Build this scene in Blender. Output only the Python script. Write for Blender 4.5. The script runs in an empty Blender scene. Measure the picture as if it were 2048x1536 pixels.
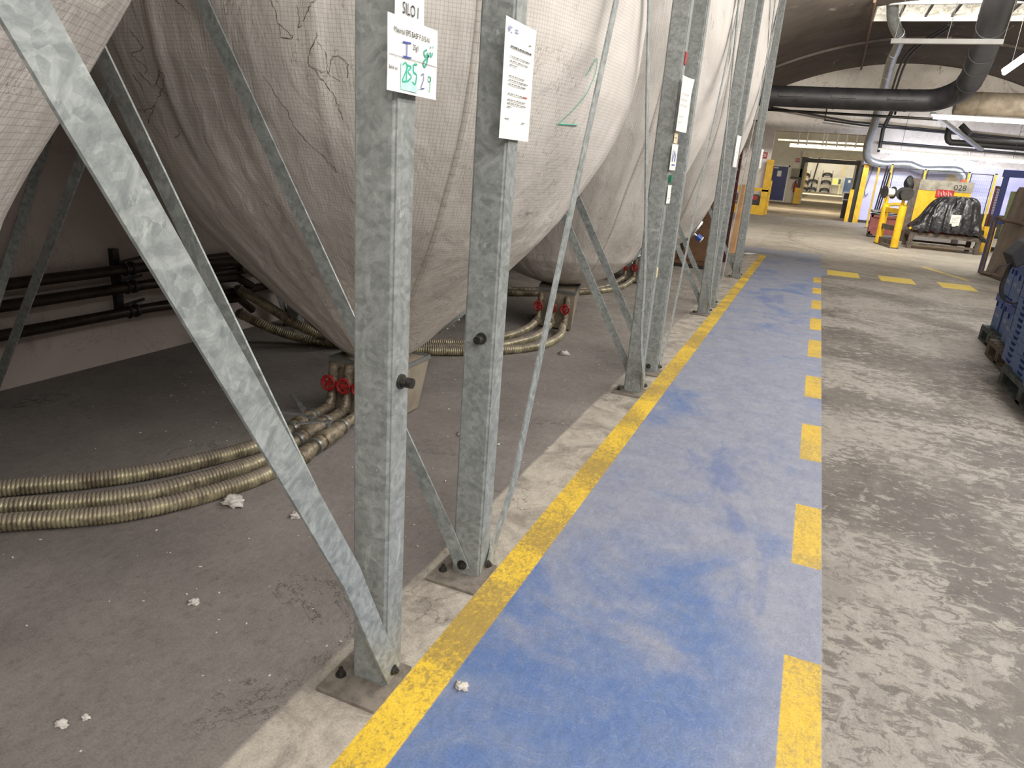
import bpy, bmesh, math, random
from mathutils import Vector, Matrix
from mathutils import noise as mn
R = math.radians
PI = math.pi
random.seed(7)
SC = bpy.context.scene
COL = SC.collection

# ------------------------------------------------------------------ camera
# world: X to the right of the aisle, Y along the aisle, Z up, metres
cam_d = bpy.data.cameras.new('camera')
cam = bpy.data.objects.new('camera', cam_d)
COL.objects.link(cam)
SC.camera = cam
cam_d.sensor_fit = 'HORIZONTAL'
cam_d.sensor_width = 36.0
cam_d.lens = 1397.0 / 2048.0 * 36.0
cam_d.clip_start = 0.02
cam_d.clip_end = 300
F = 1397.0
def _unit(v): return v.normalized()
_a = _unit(Vector((1642 - 1024, 364.5 - 768, F)))
_d = _unit(Vector((700 - 1024, 5110 - 768, F)))
_d = _unit(_d - _a * _d.dot(_a))
_up = -_d
_x = _a.cross(_up)
M = Matrix((_x, _a, _up))            # rows: world axes seen from the lens
right = M.col[0].copy(); down = M.col[1].copy(); fwd = M.col[2].copy()
cm = Matrix((right, -down, -fwd)).transposed().to_4x4()
cm.translation = Vector((0, 0, 1.38))
cam.matrix_world = cm

# ------------------------------------------------------------------ world, exposure
SC.view_settings.view_transform = 'Standard'
SC.view_settings.look = 'None'
SC.view_settings.gamma = 1.0
SC.view_settings.use_curve_mapping = False
SC.view_settings.exposure = 0.58
W = bpy.data.worlds.new('world'); SC.world = W
W.use_nodes = True
W.node_tree.nodes['Background'].inputs[0].default_value = (0.75, 0.8, 0.9, 1)
W.node_tree.nodes['Background'].inputs[1].default_value = 0.3

# ------------------------------------------------------------------ room lights (rows of ceiling lamps, plus unseen fill lights)
def area(name, loc, sx, sy, power, col=(1, .96, .9), rot=(0, 0, 0), spread=180):
    l = bpy.data.lights.new(name, 'AREA'); l.shape = 'RECTANGLE'
    l.size = sx; l.size_y = sy; l.energy = power; l.color = col; l.spread = R(spread)
    o = bpy.data.objects.new(name, l); COL.objects.link(o)
    o.location = loc; o.rotation_euler = [R(a) for a in rot]
    return o
area('ceiling_strip_light', (2.4, 0.5, 4.9), 0.6, 7.0, 120, (1, .97, .92), (0, 14, 0))
area('ceiling_strip_light', (2.3, 8.0, 4.9), 0.6, 8.0, 190, (1, .96, .9), (0, 6, 0))
area('side_fill_light', (4.6, 4.0, 4.9), 0.5, 15.0, 385, (1, .97, .93), (0, 42, 0))  # unseen fill, placed and tilted to brighten the bags and aisle-side post faces
area('rear_fill_light', (2.2, -3.2, 4.4), 4.0, 0.5, 175, (1, .97, .93), (48, 0, 0))  # fill added behind the camera to brighten bag and post faces turned its way
area('ceiling_strip_light', (6.0, 23.5, 4.2), 0.4, 10.0, 170, (1, .95, .9), (0, 14, 0))
area('cross_fill_light', (1.6, 16.2, 5.2), 4.0, 0.4, 760, (1, .95, .88), (70, 0, 0))  # fill added out of view, aimed forward to brighten the end wall
area('gate_light', (0.0, 32.6, 4.0), 4.5, 0.6, 60, (1, .93, .82), (25, 0, 0))
area('gate_light', (0.3, 38.0, 4.0), 5.0, 4.0, 700, (1, .92, .8), (40, 0, 0))
area('hall_light', (0.5, 60.0, 5.4), 8.0, 8.0, 1500, (1, .95, .84), (55, 0, 0))
area('hall_light', (0.5, 90.0, 5.4), 8.0, 8.0, 4200, (1, .95, .84), (62, 0, 0))

# ------------------------------------------------------------------ helpers: properties
def tag(o, label=None, cat=None, group=None, kind=None):
    if label: o['label'] = label
    if cat: o['category'] = cat
    if group: o['group'] = group
    if kind: o['kind'] = kind
    return o
def empty(name, loc=(0, 0, 0), rz=0.0, label=None, cat=None, group=None):
    o = bpy.data.objects.new(name, None); COL.objects.link(o)
    o.location = loc; o.rotation_euler = (0, 0, rz); o.empty_display_size = .1
    return tag(o, label, cat, group)
def finish(name, bm, mat, parent=None, smooth=None, loc=None, bevel=0):
    if bevel:
        bmesh.ops.bevel(bm, geom=[e for e in bm.edges if e.is_manifold and e.calc_face_angle(0) > .6],
                        offset=bevel, segments=2, affect='EDGES', profile=.5)
    me = bpy.data.meshes.new(name)
    bm.normal_update()
    bm.to_mesh(me); bm.free()
    me.materials.append(mat)
    if smooth is not None:
        me.shade_smooth() if smooth is True else me.shade_smooth()
        if smooth is not True:
            me.set_sharp_from_angle(angle=R(smooth))
    o = bpy.data.objects.new(name, me); COL.objects.link(o)
    if parent: o.parent = parent
    if loc: o.location = loc
    return o
def struct(name, bm, mat, **k):
    return tag(finish(name, bm, mat, **k), kind='structure')

# ------------------------------------------------------------------ helpers: shapes (all add to a bmesh)
def box(bm, lo, hi, rot=None, piv=None):
    vs = [bm.verts.new((x, y, z)) for x in (lo[0], hi[0]) for y in (lo[1], hi[1]) for z in (lo[2], hi[2])]
    for f in ((0, 1, 3, 2), (4, 6, 7, 5), (0, 4, 5, 1), (2, 3, 7, 6), (0, 2, 6, 4), (1, 5, 7, 3)):
        bm.faces.new([vs[i] for i in f])
    if rot is not None:
        bmesh.ops.rotate(bm, verts=vs, cent=piv or Vector((0, 0, 0)), matrix=rot)
    return vs
def B(lo, hi, **k):
    bm = bmesh.new(); box(bm, lo, hi, **k); return bm
def bar(bm, p0, p1, w, t, n):
    """flat bar from p0 to p1: width w across, thickness t along n"""
    p0 = Vector(p0); p1 = Vector(p1); n = Vector(n).normalized()
    d = (p1 - p0).normalized(); s = d.cross(n).normalized(); n = s.cross(d)
    vs = []
    for p in (p0, p1):
        for a, b in ((-1, -1), (1, -1), (1, 1), (-1, 1)):
            vs.append(bm.verts.new(p + s * (a * w / 2) + n * (b * t / 2)))
    for f in ((3, 2, 1, 0), (4, 5, 6, 7), (0, 1, 5, 4), (1, 2, 6, 5), (2, 3, 7, 6), (3, 0, 4, 7)):
        bm.faces.new([vs[i] for i in f])
def tube(bm, pts, r, seg=12, caps=True):
    pts = [Vector(p) for p in pts]
    rr = r if isinstance(r, (list, tuple)) else [r] * len(pts)
    rings = []; up = Vector((0, 0, 1)); prev = None
    for i, p in enumerate(pts):
        a = pts[max(0, i - 1)]; b = pts[min(len(pts) - 1, i + 1)]
        d = (b - a)
        d = d.normalized() if d.length > 1e-9 else Vector((0, 0, 1))
        if prev is None:
            u = up if abs(d.z) < .95 else Vector((1, 0, 0))
            s = d.cross(u).normalized()
        else:
            s = (prev - d * prev.dot(d)).normalized()
        prev = s; t = d.cross(s)
        rings.append([bm.verts.new(p + (s * math.cos(2 * PI * k / seg) + t * math.sin(2 * PI * k / seg)) * rr[i]) for k in range(seg)])
    for a, b in zip(rings, rings[1:]):
        for k in range(seg):
            bm.faces.new((a[k], a[(k + 1) % seg], b[(k + 1) % seg], b[k]))
    if caps:
        bm.faces.new(list(reversed(rings[0]))); bm.faces.new(rings[-1])
def cyl(bm, p0, p1, r, seg=16, r2=None): tube(bm, [p0, p1], [r, r if r2 is None else r2], seg)
def catmull(pts, step):
    pts = [Vector(p) for p in pts]
    P = [pts[0] * 2 - pts[1]] + pts + [pts[-1] * 2 - pts[-2]]
    out = []
    for i in range(1, len(P) - 2):
        n = max(2, int((P[i + 1] - P[i]).length / step))
        for k in range(n):
            t = k / n
            a, b, c, d = P[i - 1], P[i], P[i + 1], P[i + 2]
            out.append(.5 * ((2 * b) + (c - a) * t + (2 * a - 5 * b + 4 * c - d) * t * t + (3 * b - a - 3 * c + d) * t ** 3))
    out.append(pts[-1]); return out
def prism(bm, poly, axis, a, b):
    """poly of 2D points extruded along axis ('x','y','z') from a to b"""
    def P(u, v, w): return {'x': (w, u, v), 'y': (u, w, v), 'z': (u, v, w)}[axis]
    A = [bm.verts.new(P(u, v, a)) for u, v in poly]; Bv = [bm.verts.new(P(u, v, b)) for u, v in poly]
    n = len(poly)
    fs = [bm.faces.new(A), bm.faces.new(list(reversed(Bv)))]
    for i in range(n): fs.append(bm.faces.new((A[i], Bv[i], Bv[(i + 1) % n], A[(i + 1) % n])))
    bmesh.ops.recalc_face_normals(bm, faces=fs)
def ring(bm, c, n, R0, r0, seg=28, s2=8):
    n = Vector(n).normalized(); u = n.orthogonal().normalized(); v = n.cross(u); c = Vector(c)
    pts = [c + (u * math.cos(2 * PI * k / seg) + v * math.sin(2 * PI * k / seg)) * R0 for k in range(seg)]
    rings = []
    for k, p in enumerate(pts):
        o = (p - c).normalized()
        rings.append([bm.verts.new(p + (o * math.cos(2 * PI * j / s2) + n * math.sin(2 * PI * j / s2)) * r0) for j in range(s2)])
    for k in range(seg):
        a = rings[k]; b = rings[(k + 1) % seg]
        for j in range(s2): bm.faces.new((a[j], b[j], b[(j + 1) % s2], a[(j + 1) % s2]))
def hexbolt(bm, c, n, r=.012, h=.01, stem=.0):
    c = Vector(c); n = Vector(n).normalized()
    cyl(bm, c, c + n * h * .25, r * 1.35, 14)
    cyl(bm, c + n * h * .2, c + n * h, r, 6)
    if stem: cyl(bm, c + n * h * .9, c + n * (h + stem), r * .55, 10)

# ------------------------------------------------------------------ materials
def lin(c):
    return tuple(((v / 255) / 12.92 if v / 255 <= .04045 else ((v / 255 + .055) / 1.055) ** 2.4) for v in c) + (1,)
class NT:
    def __init__(s, name):
        s.mat = bpy.data.materials.new(name); s.mat.use_nodes = True
        s.t = s.mat.node_tree; s.n = s.t.nodes; s.L = s.t.links
        s.b = s.n['Principled BSDF']
        s.tc = s.n.new('ShaderNodeTexCoord')
        s.obj = s.tc.outputs['Object']; s.uv = s.tc.outputs['UV']
    def _in(s, sock, v):
        if hasattr(v, 'is_linked') or hasattr(v, 'links'): s.L.new(v, sock)
        else: sock.default_value = v
    def m(s, op, a, b=None, c=None, clamp=False):
        n = s.n.new('ShaderNodeMath'); n.operation = op; n.use_clamp = clamp
        s._in(n.inputs[0], a)
        if b is not None: s._in(n.inputs[1], b)
        if c is not None: s._in(n.inputs[2], c)
        return n.outputs[0]
    def noise(s, scale=5, detail=4, rough=.55, dist=0, vec=None, lac=2.0):
        n = s.n.new('ShaderNodeTexNoise'); n.inputs['Scale'].default_value = scale
        n.inputs['Detail'].default_value = detail; n.inputs['Roughness'].default_value = rough
        n.inputs['Distortion'].default_value = dist
        s.L.new(vec or s.obj, n.inputs['Vector']); return n.outputs['Fac']
    def voro(s, scale=5, feat='F1', vec=None, out='Distance', rnd=1.0):
        n = s.n.new('ShaderNodeTexVoronoi'); n.feature = feat; n.inputs['Scale'].default_value = scale
        n.inputs['Randomness'].default_value = rnd
        s.L.new(vec or s.obj, n.inputs['Vector']); return n.outputs[out]
    def mapv(s, scale=(1, 1, 1), loc=(0, 0, 0), rot=(0, 0, 0), vec=None):
        n = s.n.new('ShaderNodeMapping'); n.inputs['Scale'].default_value = scale
        n.inputs['Location'].default_value = loc; n.inputs['Rotation'].default_value = rot
        s.L.new(vec or s.obj, n.inputs['Vector']); return n.outputs[0]
    def sep(s, vec=None):
        n = s.n.new('ShaderNodeSeparateXYZ'); s.L.new(vec or s.obj, n.inputs[0]); return n.outputs
    def mr(s, v, a, b, c=0., d=1.):
        n = s.n.new('ShaderNodeMapRange'); n.interpolation_type = 'SMOOTHSTEP'
        s._in(n.inputs[0], v)
        for i, q in enumerate((a, b, c, d)): n.inputs[i + 1].default_value = q
        return n.outputs[0]
    def between(s, v, lo, hi, e=.003):
        return s.m('MULTIPLY', s.mr(v, lo - e, lo + e), s.mr(v, hi - e, hi + e, 1., 0.))
    def mix(s, f, a, b, mode='MIX'):
        n = s.n.new('ShaderNodeMix'); n.data_type = 'RGBA'; n.blend_type = mode
        s._in(n.inputs[0], f)
        for k, v in ((6, a), (7, b)):
            if isinstance(v, tuple): n.inputs[k].default_value = v
            else: s.L.new(v, n.inputs[k])
        return n.outputs[2]
    def bump(s, h, strength=.3, dist=.01, prev=None):
        n = s.n.new('ShaderNodeBump'); n.inputs['Strength'].default_value = strength
        n.inputs['Distance'].default_value = dist
        s.L.new(h, n.inputs['Height'])
        if prev is not None: s.L.new(prev, n.inputs['Normal'])
        return n.outputs[0]
    def out(s, col=None, rough=None, metal=None, normal=None, spec=None):
        for k, v in (('Base Color', col), ('Roughness', rough), ('Metallic', metal), ('Normal', normal), ('Specular IOR Level', spec)):
            if v is None: continue
            s._in(s.b.inputs[k], v)
        return s.mat
def pbr(name, c, rough=.6, metal=0., var=.15, scale=6, c2=None, bump=.0, bscale=60, wear=.0):
    t = NT(name); c1 = lin(c)
    c2 = lin(c2) if c2 else tuple(v * (1 - var * 2.2) for v in c1[:3]) + (1,)
    col = t.mix(t.mr(t.noise(scale, 5, .65), .38, .68), c1, c2)
    if wear: col = t.mix(t.m('MULTIPLY', t.mr(t.noise(scale * 5, 6, .75), .56, .64), wear), col, lin((70, 60, 50)))
    nrm = t.bump(t.noise(bscale, 3), bump, .004) if bump else None
    return t.out(col, rough, metal, nrm)
def emis(name, c, strength):
    t = NT(name); t.b.inputs['Base Color'].default_value = lin(c)
    t.b.inputs['Emission Color'].default_value = lin(c); t.b.inputs['Emission Strength'].default_value = strength
    return t.mat

def make_galv(name, c1, c2, metal=.3, rough=.42, scale=70):
    t = NT(name)
    v = t.voro(scale, out='Color'); sp = t.sep(v)
    grain = t.m('ADD', t.m('MULTIPLY', sp[0], .16), t.m('MULTIPLY', t.noise(12, 8, .72, 2.2), .95))
    col = t.mix(t.mr(grain, .3, .85), lin(c1), lin(c2))
    scr = t.mr(t.noise(14, 8, .8, 3, t.mapv((1, 1, .35))), .60, .70)
    col = t.mix(t.m('MULTIPLY', scr, .45), col, lin((82, 80, 74)))
    lt = t.mr(t.noise(7, 8, .75, 2.5, t.mapv((1, 1, .5), (3, 1, 2))), .60, .66)
    col = t.mix(t.m('MULTIPLY', lt, .35), col, lin((205, 208, 206)))
    rust = t.mr(t.noise(24, 6, .8, 0, t.mapv((1, 1, 1), (9, 2, 1))), .68, .74)
    col = t.mix(t.m('MULTIPLY', rust, .35), col, lin((96, 80, 62)))
    rg = t.m('ADD', rough, t.m('MULTIPLY', t.noise(30, 4), .18))
    return t.out(col, rg, metal, t.bump(t.noise(90, 3), .12, .002))
GALV = make_galv('galvanised_steel', (114, 118, 116), (158, 162, 160), .2)
GALVD = make_galv('galvanised_flat_bar', (120, 126, 125), (172, 177, 175), .35, .4, 60)
DPLATE = pbr('dusty_base_plate', (120, 112, 102), .85, 0, .2, 22, (92, 86, 78), .3)
DARKST = pbr('dark_bolt_steel', (70, 68, 64), .5, .6, .3, 60)

def make_fabric(name, tint=(214, 208, 201), stains=1.0):
    t = NT(name)
    u = t.sep(t.uv)
    def gl(c, p, w):
        fr = t.m('FRACT', t.m('DIVIDE', c, p))
        d = t.m('ABSOLUTE', t.m('SUBTRACT', fr, .5))
        return t.mr(d, w, w * .45)
    g = t.m('MAXIMUM', gl(u[0], .013, .085), gl(u[1], .013, .085))
    col = t.mix(t.mr(t.noise(1.3, 5, .6, .6), .35, .7), lin(tint), lin(tuple(int(v * .86) for v in tint)))
    col = t.mix(t.m('MULTIPLY', g, .36), col, lin((104, 96, 90)))
    # dirt smears running along the bag
    s1 = t.mr(t.noise(2.2, 9, .72, 1.2, t.mapv((1, 1, .45))), .57, .70)
    col = t.mix(t.m('MULTIPLY', s1, .45 * stains), col, lin((128, 116, 106)))
    s2 = t.mr(t.noise(9, 9, .85, 2.8, t.mapv((1, 1, .35), (4, 7, 2))), .635, .68)
    col = t.mix(t.m('MULTIPLY', s2, .5 * stains), col, lin((92, 82, 76)))
    # thin cobweb-like dust lines in the folds
    wv = t.mapv((1.5, 1.5, .55)); n = t.noise(2.4, 5, .6, 2.2, wv)
    ln = t.mr(t.m('ABSOLUTE', t.m('SUBTRACT', n, .52)), .0, .007, 1., 0.)
    ms = t.mr(t.noise(1.7, 3, .5, 0, t.mapv((1, 1, 1), (5, 5, 1))), .51, .59)
    col = t.mix(t.m('MULTIPLY', t.m('MULTIPLY', ln, ms), .5 * stains), col, lin((70, 60, 56)))
    h = t.m('ADD', t.noise(5, 5, .6, 1.2, t.mapv((1, 1, .4))), t.m('MULTIPLY', t.noise(9, 5, .55, .8, t.mapv((1.6, 1.6, .22))), .9))
    return t.out(col, .48, 0., t.bump(h, .6, .016), .4)
FABRIC = make_fabric('ripstop_fabric')
FABSTR = make_fabric('seam_fabric', (200, 194, 186), .5)

def circ_arc(t, X, Y, cx, cy, r, w, dashn):
    d = t.m('SQRT', t.m('ADD', t.m('POWER', t.m('SUBTRACT', X, cx), 2.), t.m('POWER', t.m('SUBTRACT', Y, cy), 2.)))
    return t.m('MULTIPLY', t.mr(t.m('ABSOLUTE', t.m('SUBTRACT', d, r)), w * .6, w, 1., 0.), dashn)

def make_floor():
    t = NT('painted_concrete_floor')
    P = t.sep(); X, Y = P[0], P[1]
    jit = t.m('MULTIPLY', t.m('SUBTRACT', t.noise(45, 4, .7), .5), .006)
    Xj = t.m('ADD', X, jit); Yj = t.m('ADD', Y, jit)
    # --- bare trafficked concrete to the right
    worn = t.mr(t.noise(2.3, 10, .72, .8), .46, .60)
    big = t.mr(t.noise(.9, 5, .65, .5, t.mapv(loc=(3.1, 1.7, 0))), .40, .62)
    flakes = t.mr(t.m('ADD', t.noise(17, 10, .76, .7, t.mapv((.9, 1.25, 1), rot=(0, 0, .3))), t.m('MULTIPLY', t.m('SUBTRACT', big, .35), .13)), .48, .54)
    cA, cB, cC = lin((143, 137, 129)), lin((84, 78, 73)), lin((110, 103, 97))
    conc = t.mix(flakes, cA, t.mix(big, cC, cB))
    conc = t.mix(t.m('MULTIPLY', worn, .55), conc, cC)
    spk = t.mr(t.noise(60, 7, .85), .56, .64)
    conc = t.mix(t.m('MULTIPLY', spk, .5), conc, lin((96, 90, 84)))
    sc = t.mr(t.m('ABSOLUTE', t.m('SUBTRACT', t.noise(2.6, 8, .62, 1.6), .5)), 0., .006, 1., 0.)
    conc = t.mix(t.m('MULTIPLY', sc, .45), conc, lin((92, 84, 78)))
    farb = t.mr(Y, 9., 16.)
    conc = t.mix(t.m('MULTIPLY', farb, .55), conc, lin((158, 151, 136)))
    conc = t.mix(t.mr(Y, 30., 31.2), conc, t.mix(t.mr(t.noise(.8, 5), .4, .6), lin((150, 136, 112)), lin((120, 108, 90))))
    # --- cracked beige strip under the post row
    strip = t.mix(t.mr(t.noise(5, 8, .7, .8), .38, .66), lin((176, 168, 156)), lin((134, 127, 118)))
    ck = t.mr(t.voro(6.5, 'DISTANCE_TO_EDGE', t.mapv((1, 1, 0))), .0, .022, 1., 0.)
    nz = t.n.new('ShaderNodeTexNoise'); nz.inputs['Scale'].default_value = 9; nz.inputs['Detail'].default_value = 6
    t.L.new(t.obj, nz.inputs['Vector'])
    wv = t.mix(.16, t.obj, nz.outputs['Color'])
    vo = t.voro(5.5, 'DISTANCE_TO_EDGE', wv)
    ck = t.m('MULTIPLY', t.mr(vo, 0., .014, 1., 0.), t.mr(t.noise(1.4, 3), .45, .6))
    strip = t.mix(t.m('MULTIPLY', ck, .6), strip, lin((82, 74, 66)))
    # --- dark dusty floor below the silos
    dark = t.mix(t.mr(t.noise(1.1, 6, .6), .35, .7), lin((130, 124, 119)), lin((108, 102, 98)))
    dark = t.mix(t.m('MULTIPLY', t.mr(t.noise(30, 5, .7), .5, .7), .35), dark, lin((84, 78, 74)))
    cr = t.mr(t.m('ABSOLUTE', t.m('SUBTRACT', t.noise(1.7, 9, .68, .9, t.mapv(loc=(2, 6, 0))), .5)), 0., .0065, 1., 0.)
    crm = t.mr(t.noise(1.6, 3, .5, 0, t.mapv(loc=(7, 2, 0))), .53, .62)
    dark = t.mix(t.m('MULTIPLY', t.m('MULTIPLY', cr, crm), .75), dark, lin((50, 46, 44)))
    fl = t.mr(t.voro(13, 'F1', t.mapv((1, 1, 0))), .03, .075, 1., 0.)
    flm = t.mr(t.noise(3.1, 3, .6, 0, t.mapv(loc=(1, 2, 0))), .5, .62)
    dark = t.mix(t.m('MULTIPLY', t.m('MULTIPLY', fl, flm), .4), dark, lin((170, 164, 158)))
    left = t.mr(t.m('ADD', Xj, t.m('MULTIPLY', t.m('SUBTRACT', t.noise(3, 4), .5), .02)), -1.035, -1.015, 1., 0.)
    soft = t.mr(Y, 5.0, 8.0)
    base = t.mix(left, strip, t.mix(t.m('MULTIPLY', soft, .5), dark, strip))
    base = t.mix(t.mr(Xj, -.75, -.74), base, conc)
    base = t.mix(t.mr(Y, 14.6, 15.2), base, conc)
    # --- blue lane
    lane = t.m('MULTIPLY', t.between(Xj, -.70, .268, .002), t.m('MULTIPLY', t.mr(Yj, 14.9, 15.2, 1., 0.), t.mr(Y, -4., -3.9)))
    ext = t.m('MULTIPLY', t.between(Xj, -1.5, .268, .01), t.between(Y, 14.1, 15.5, .15))
    ext2 = t.m('MULTIPLY', t.between(Xj, .2, .36, .01), t.between(Y, 12.0, 13.0, .05))
    lane = t.m('MAXIMUM', t.m('MAXIMUM', lane, t.m('MULTIPLY', ext, .85)), ext2)
    nb = t.noise(1.5, 7, .62, .7, t.mapv((1.0, .8, 1), loc=(.6, .35, 0)))
    # polished blue vs trodden grey: grey along the middle distance
    mid = t.m('MULTIPLY', t.mr(Y, 1.6, 3.0), t.mr(Y, 6.5, 8.5, 1., .7))
    worn2 = t.mr(t.m('ADD', nb, t.m('MULTIPLY', t.m('SUBTRACT', mid, .35), .2)), .40, .60)
    rightw = t.mr(t.m('ADD', X, t.m('MULTIPLY', nb, .5)), .12, .42)
    worn2 = t.m('MAXIMUM', worn2, t.m('MULTIPLY', rightw, .8))
    blue = t.mix(t.mr(t.noise(9, 6, .7, 1.), .35, .65), lin((86, 111, 158)), lin((101, 120, 157)))
    grey = t.mix(t.mr(t.noise(7, 8, .75), .35, .65), lin((132, 136, 152)), lin((146, 148, 159)))
    bl = t.mix(t.m('MULTIPLY', worn2, .9), blue, grey)
    rub = t.mr(t.noise(1.2, 4, .6, .6, t.mapv((1.4, .5, 1), loc=(3, 2.2, 0))), .60, .66)
    bl = t.mix(t.m('MULTIPLY', rub, .35), bl, lin((58, 88, 150)))
    ss = t.mr(t.m('ABSOLUTE', t.m('SUBTRACT', t.noise(3.2, 9, .65, 2., t.mapv(loc=(1, 4, 0))), .5)), 0., .0045, 1., 0.)
    bl = t.mix(t.m('MULTIPLY', ss, .30), bl, lin((178, 180, 184)))
    dt = t.mr(t.noise(34, 8, .8, 0, t.mapv(loc=(2, 2, 0))), .57, .68)
    bl = t.mix(t.m('MULTIPLY', dt, .42), bl, lin((112, 106, 102)))
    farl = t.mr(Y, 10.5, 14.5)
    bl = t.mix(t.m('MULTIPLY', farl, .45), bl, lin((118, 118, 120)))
    base = t.mix(t.m('MULTIPLY', lane, .96), base, bl)
    # --- yellow edge line, worn
    yw = t.noise(70, 8, .8, .5, t.mapv((1, .7, 1)))
    yb = t.noise(2.2, 5, .65, .4, t.mapv(loc=(4, 1.3, 0)))
    wearf = t.m('ADD', t.m('MULTIPLY', yw, .8), t.m('MULTIPLY', yb, .5))
    ywear = t.mr(wearf, .58, .72)
    ycol = t.mix(t.m('MULTIPLY', ywear, .75), t.mix(t.mr(yb, .4, .6), lin((222, 186, 62)), lin((206, 172, 66))), lin((142, 122, 76)))
    yl = t.m('MULTIPLY', t.between(Xj, -.805, -.690), t.m('MULTIPLY', t.mr(Yj, 14.05, 14.1, 1., 0.), t.mr(Y, -4., -3.9)))
    yl2 = t.m('MULTIPLY', t.between(Xj, -1.25, -.69), t.between(Yj, 14.05, 14.22))
    base = t.mix(t.m('MAXIMUM', yl, t.m('MULTIPLY', yl2, .6)), base, ycol)
    # --- dashes
    dm = None
    for a, b in ((-.46, .15), (.78, 1.38 - .62 + .0), (1.38, 2.006), (2.588, 3.14), (3.723, 4.326), (4.922, 5.504), (6.156, 6.854), (7.366, 8.016), (8.642, 9.287), (9.891, 10.422), (11.011, 11.636)):
        if b <= a: continue
        q = t.between(Yj, a, b); dm = q if dm is None else t.m('MAXIMUM', dm, q)
    dm = t.m('MULTIPLY', dm, t.between(Xj, .160, .266))
    scr = t.mr(t.noise(22, 9, .8, 1.2, t.mapv((1, .4, 1), (6, 1, 0))), .55, .62)
    dcol = t.mix(t.m('MAXIMUM', t.m('MULTIPLY', t.mr(wearf, .60, .75), .6), t.m('MULTIPLY', scr, .5)), lin((206, 172, 64)), lin((132, 120, 92)))
    base = t.mix(dm, base, dcol)
    # --- crossing marks farther on
    cm_ = None
    for (x0, x1, y0, y1) in ((.36, .83, 12.15, 12.85), (1.13, 1.62, 12.2, 12.9), (1.98, 2.45, 12.25, 12.95), (2.98, 3.2, 13.15, 13.3)):
        q = t.m('MULTIPLY', t.between(Xj, x0, x1, .01), t.between(Yj, y0, y1, .02)); cm_ = q if cm_ is None else t.m('MAXIMUM', cm_, q)
    # oblique line
    Lx = t.m('ADD', t.m('MULTIPLY', X, .955), t.m('MULTIPLY', Y, .296))     # distance across the line
    Ly = t.m('SUBTRACT', t.m('MULTIPLY', Y, .955), t.m('MULTIPLY', X, .296))
    q = t.m('MULTIPLY', t.between(Lx, 6.42, 6.54, .01), t.between(Ly, 12.3, 14.0, .02))
    cm_ = t.m('MAXIMUM', cm_, t.m('MULTIPLY', q, .8))
    base = t.mix(t.m('MULTIPLY', cm_, t.mr(yw, .35, .6, 1., .6)), base, lin((226, 196, 62)))
    # --- tyre marks
    am = None; dn = t.mr(t.noise(6, 5, .7), .35, .6)
    for (cx, cy, r, w) in ((6.6, 20.6, 8.1, .035), (6.6, 20.6, 8.28, .03), (7.9, 21.9, 9.3, .03), (8.2, 20.9, 8.75, .04), (9.8, 22.4, 11.0, .03), (9.8, 22.4, 11.3, .05), (9.8, 22.4, 11.6, .03),
                           (-1.5, 24.5, 4.2, .04), (4.4, 23.0, 6.6, .03), (7.2, 19.9, 7.7, .05)):
        q = circ_arc(t, X, Y, cx, cy, r, w, dn); am = q if am is None else t.m('MAXIMUM', am, q)
    am = t.m('MULTIPLY', am, t.m('MULTIPLY', t.mr(Y, 11., 12.5), t.mr(X, -1.0, -.4)))
    base = t.mix(t.m('MULTIPLY', am, .55), base, lin((84, 78, 72)))
    gr = t.m('ADD', t.m('MULTIPLY', t.noise(150, 5, .8), .6), t.m('MULTIPLY', t.noise(38, 7, .8, .6, t.mapv((1, .45, 1))), .4))
    gv = t.mr(gr, .34, .66, .70, 1.14)
    gn = t.n.new('ShaderNodeCombineColor')
    for k in range(3): t.L.new(gv, gn.inputs[k])
    base = t.mix(1., base, gn.outputs[0], 'MULTIPLY')
    rough = t.m('ADD', t.m('MULTIPLY', left, .25), t.mr(t.noise(5, 5, .7), .3, .7, .42, .62))
    h = t.m('ADD', t.noise(50, 6, .75), t.m('MULTIPLY', flakes, .5))
    return t.out(base, rough, 0., t.bump(h, .22, .004), .35)
FLOOR = make_floor()

def plaster(name, c1, c2, dirt, scale=1.2, amt=.5, crack=.5, peel=0.):
    t = NT(name)
    col = t.mix(t.mr(t.noise(scale, 7, .65, .6), .35, .7), lin(c1), lin(c2))
    d = t.mr(t.noise(scale * 2.2, 9, .75, 1.5, t.mapv((1, 1, .8), (3, 2, 7))), .56, .68)
    col = t.mix(t.m('MULTIPLY', d, amt), col, lin(dirt))
    l = t.mr(t.m('ABSOLUTE', t.m('SUBTRACT', t.noise(scale * 1.6, 9, .7, 1.), .5)), 0., .005, 1., 0.)
    col = t.mix(t.m('MULTIPLY', l, crack), col, lin(tuple(int(v * .7) for v in dirt)))
    if peel:
        p = t.mr(t.noise(.9, 10, .75, 1.8, t.mapv((1, .35, 1), (5, 3, 2))), .60, .64)
        col = t.mix(t.m('MULTIPLY', p, peel), col, lin((170, 158, 144)))
    return t.out(col, .85, 0., t.bump(t.noise(18, 6, .7), .25, .01), .2)
WALLL = plaster('old_painted_wall', (186, 174, 168), (170, 158, 152), (110, 98, 92), 1.0, .3, .4)
VAULT = plaster('dirty_vault_plaster', (94, 86, 79), (76, 69, 63), (46, 41, 37), .5, .6, .4, .55)
ENDW = plaster('white_end_wall', (220, 214, 204), (196, 188, 176), (112, 98, 84), .55, .8, .6)
ROOM2 = plaster('cream_wall', (206, 202, 188), (190, 184, 168), (120, 108, 94), .5, .35, .3)
ROOM3 = plaster('bright_hall_wall', (222, 218, 204), (206, 200, 184), (150, 142, 124), .4, .25, .2)
LAV = plaster('lavender_wall', (186, 186, 216), (176, 175, 206), (148, 144, 164), .6, .25, .15)  # lower back wall, lavender in its base colour

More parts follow.
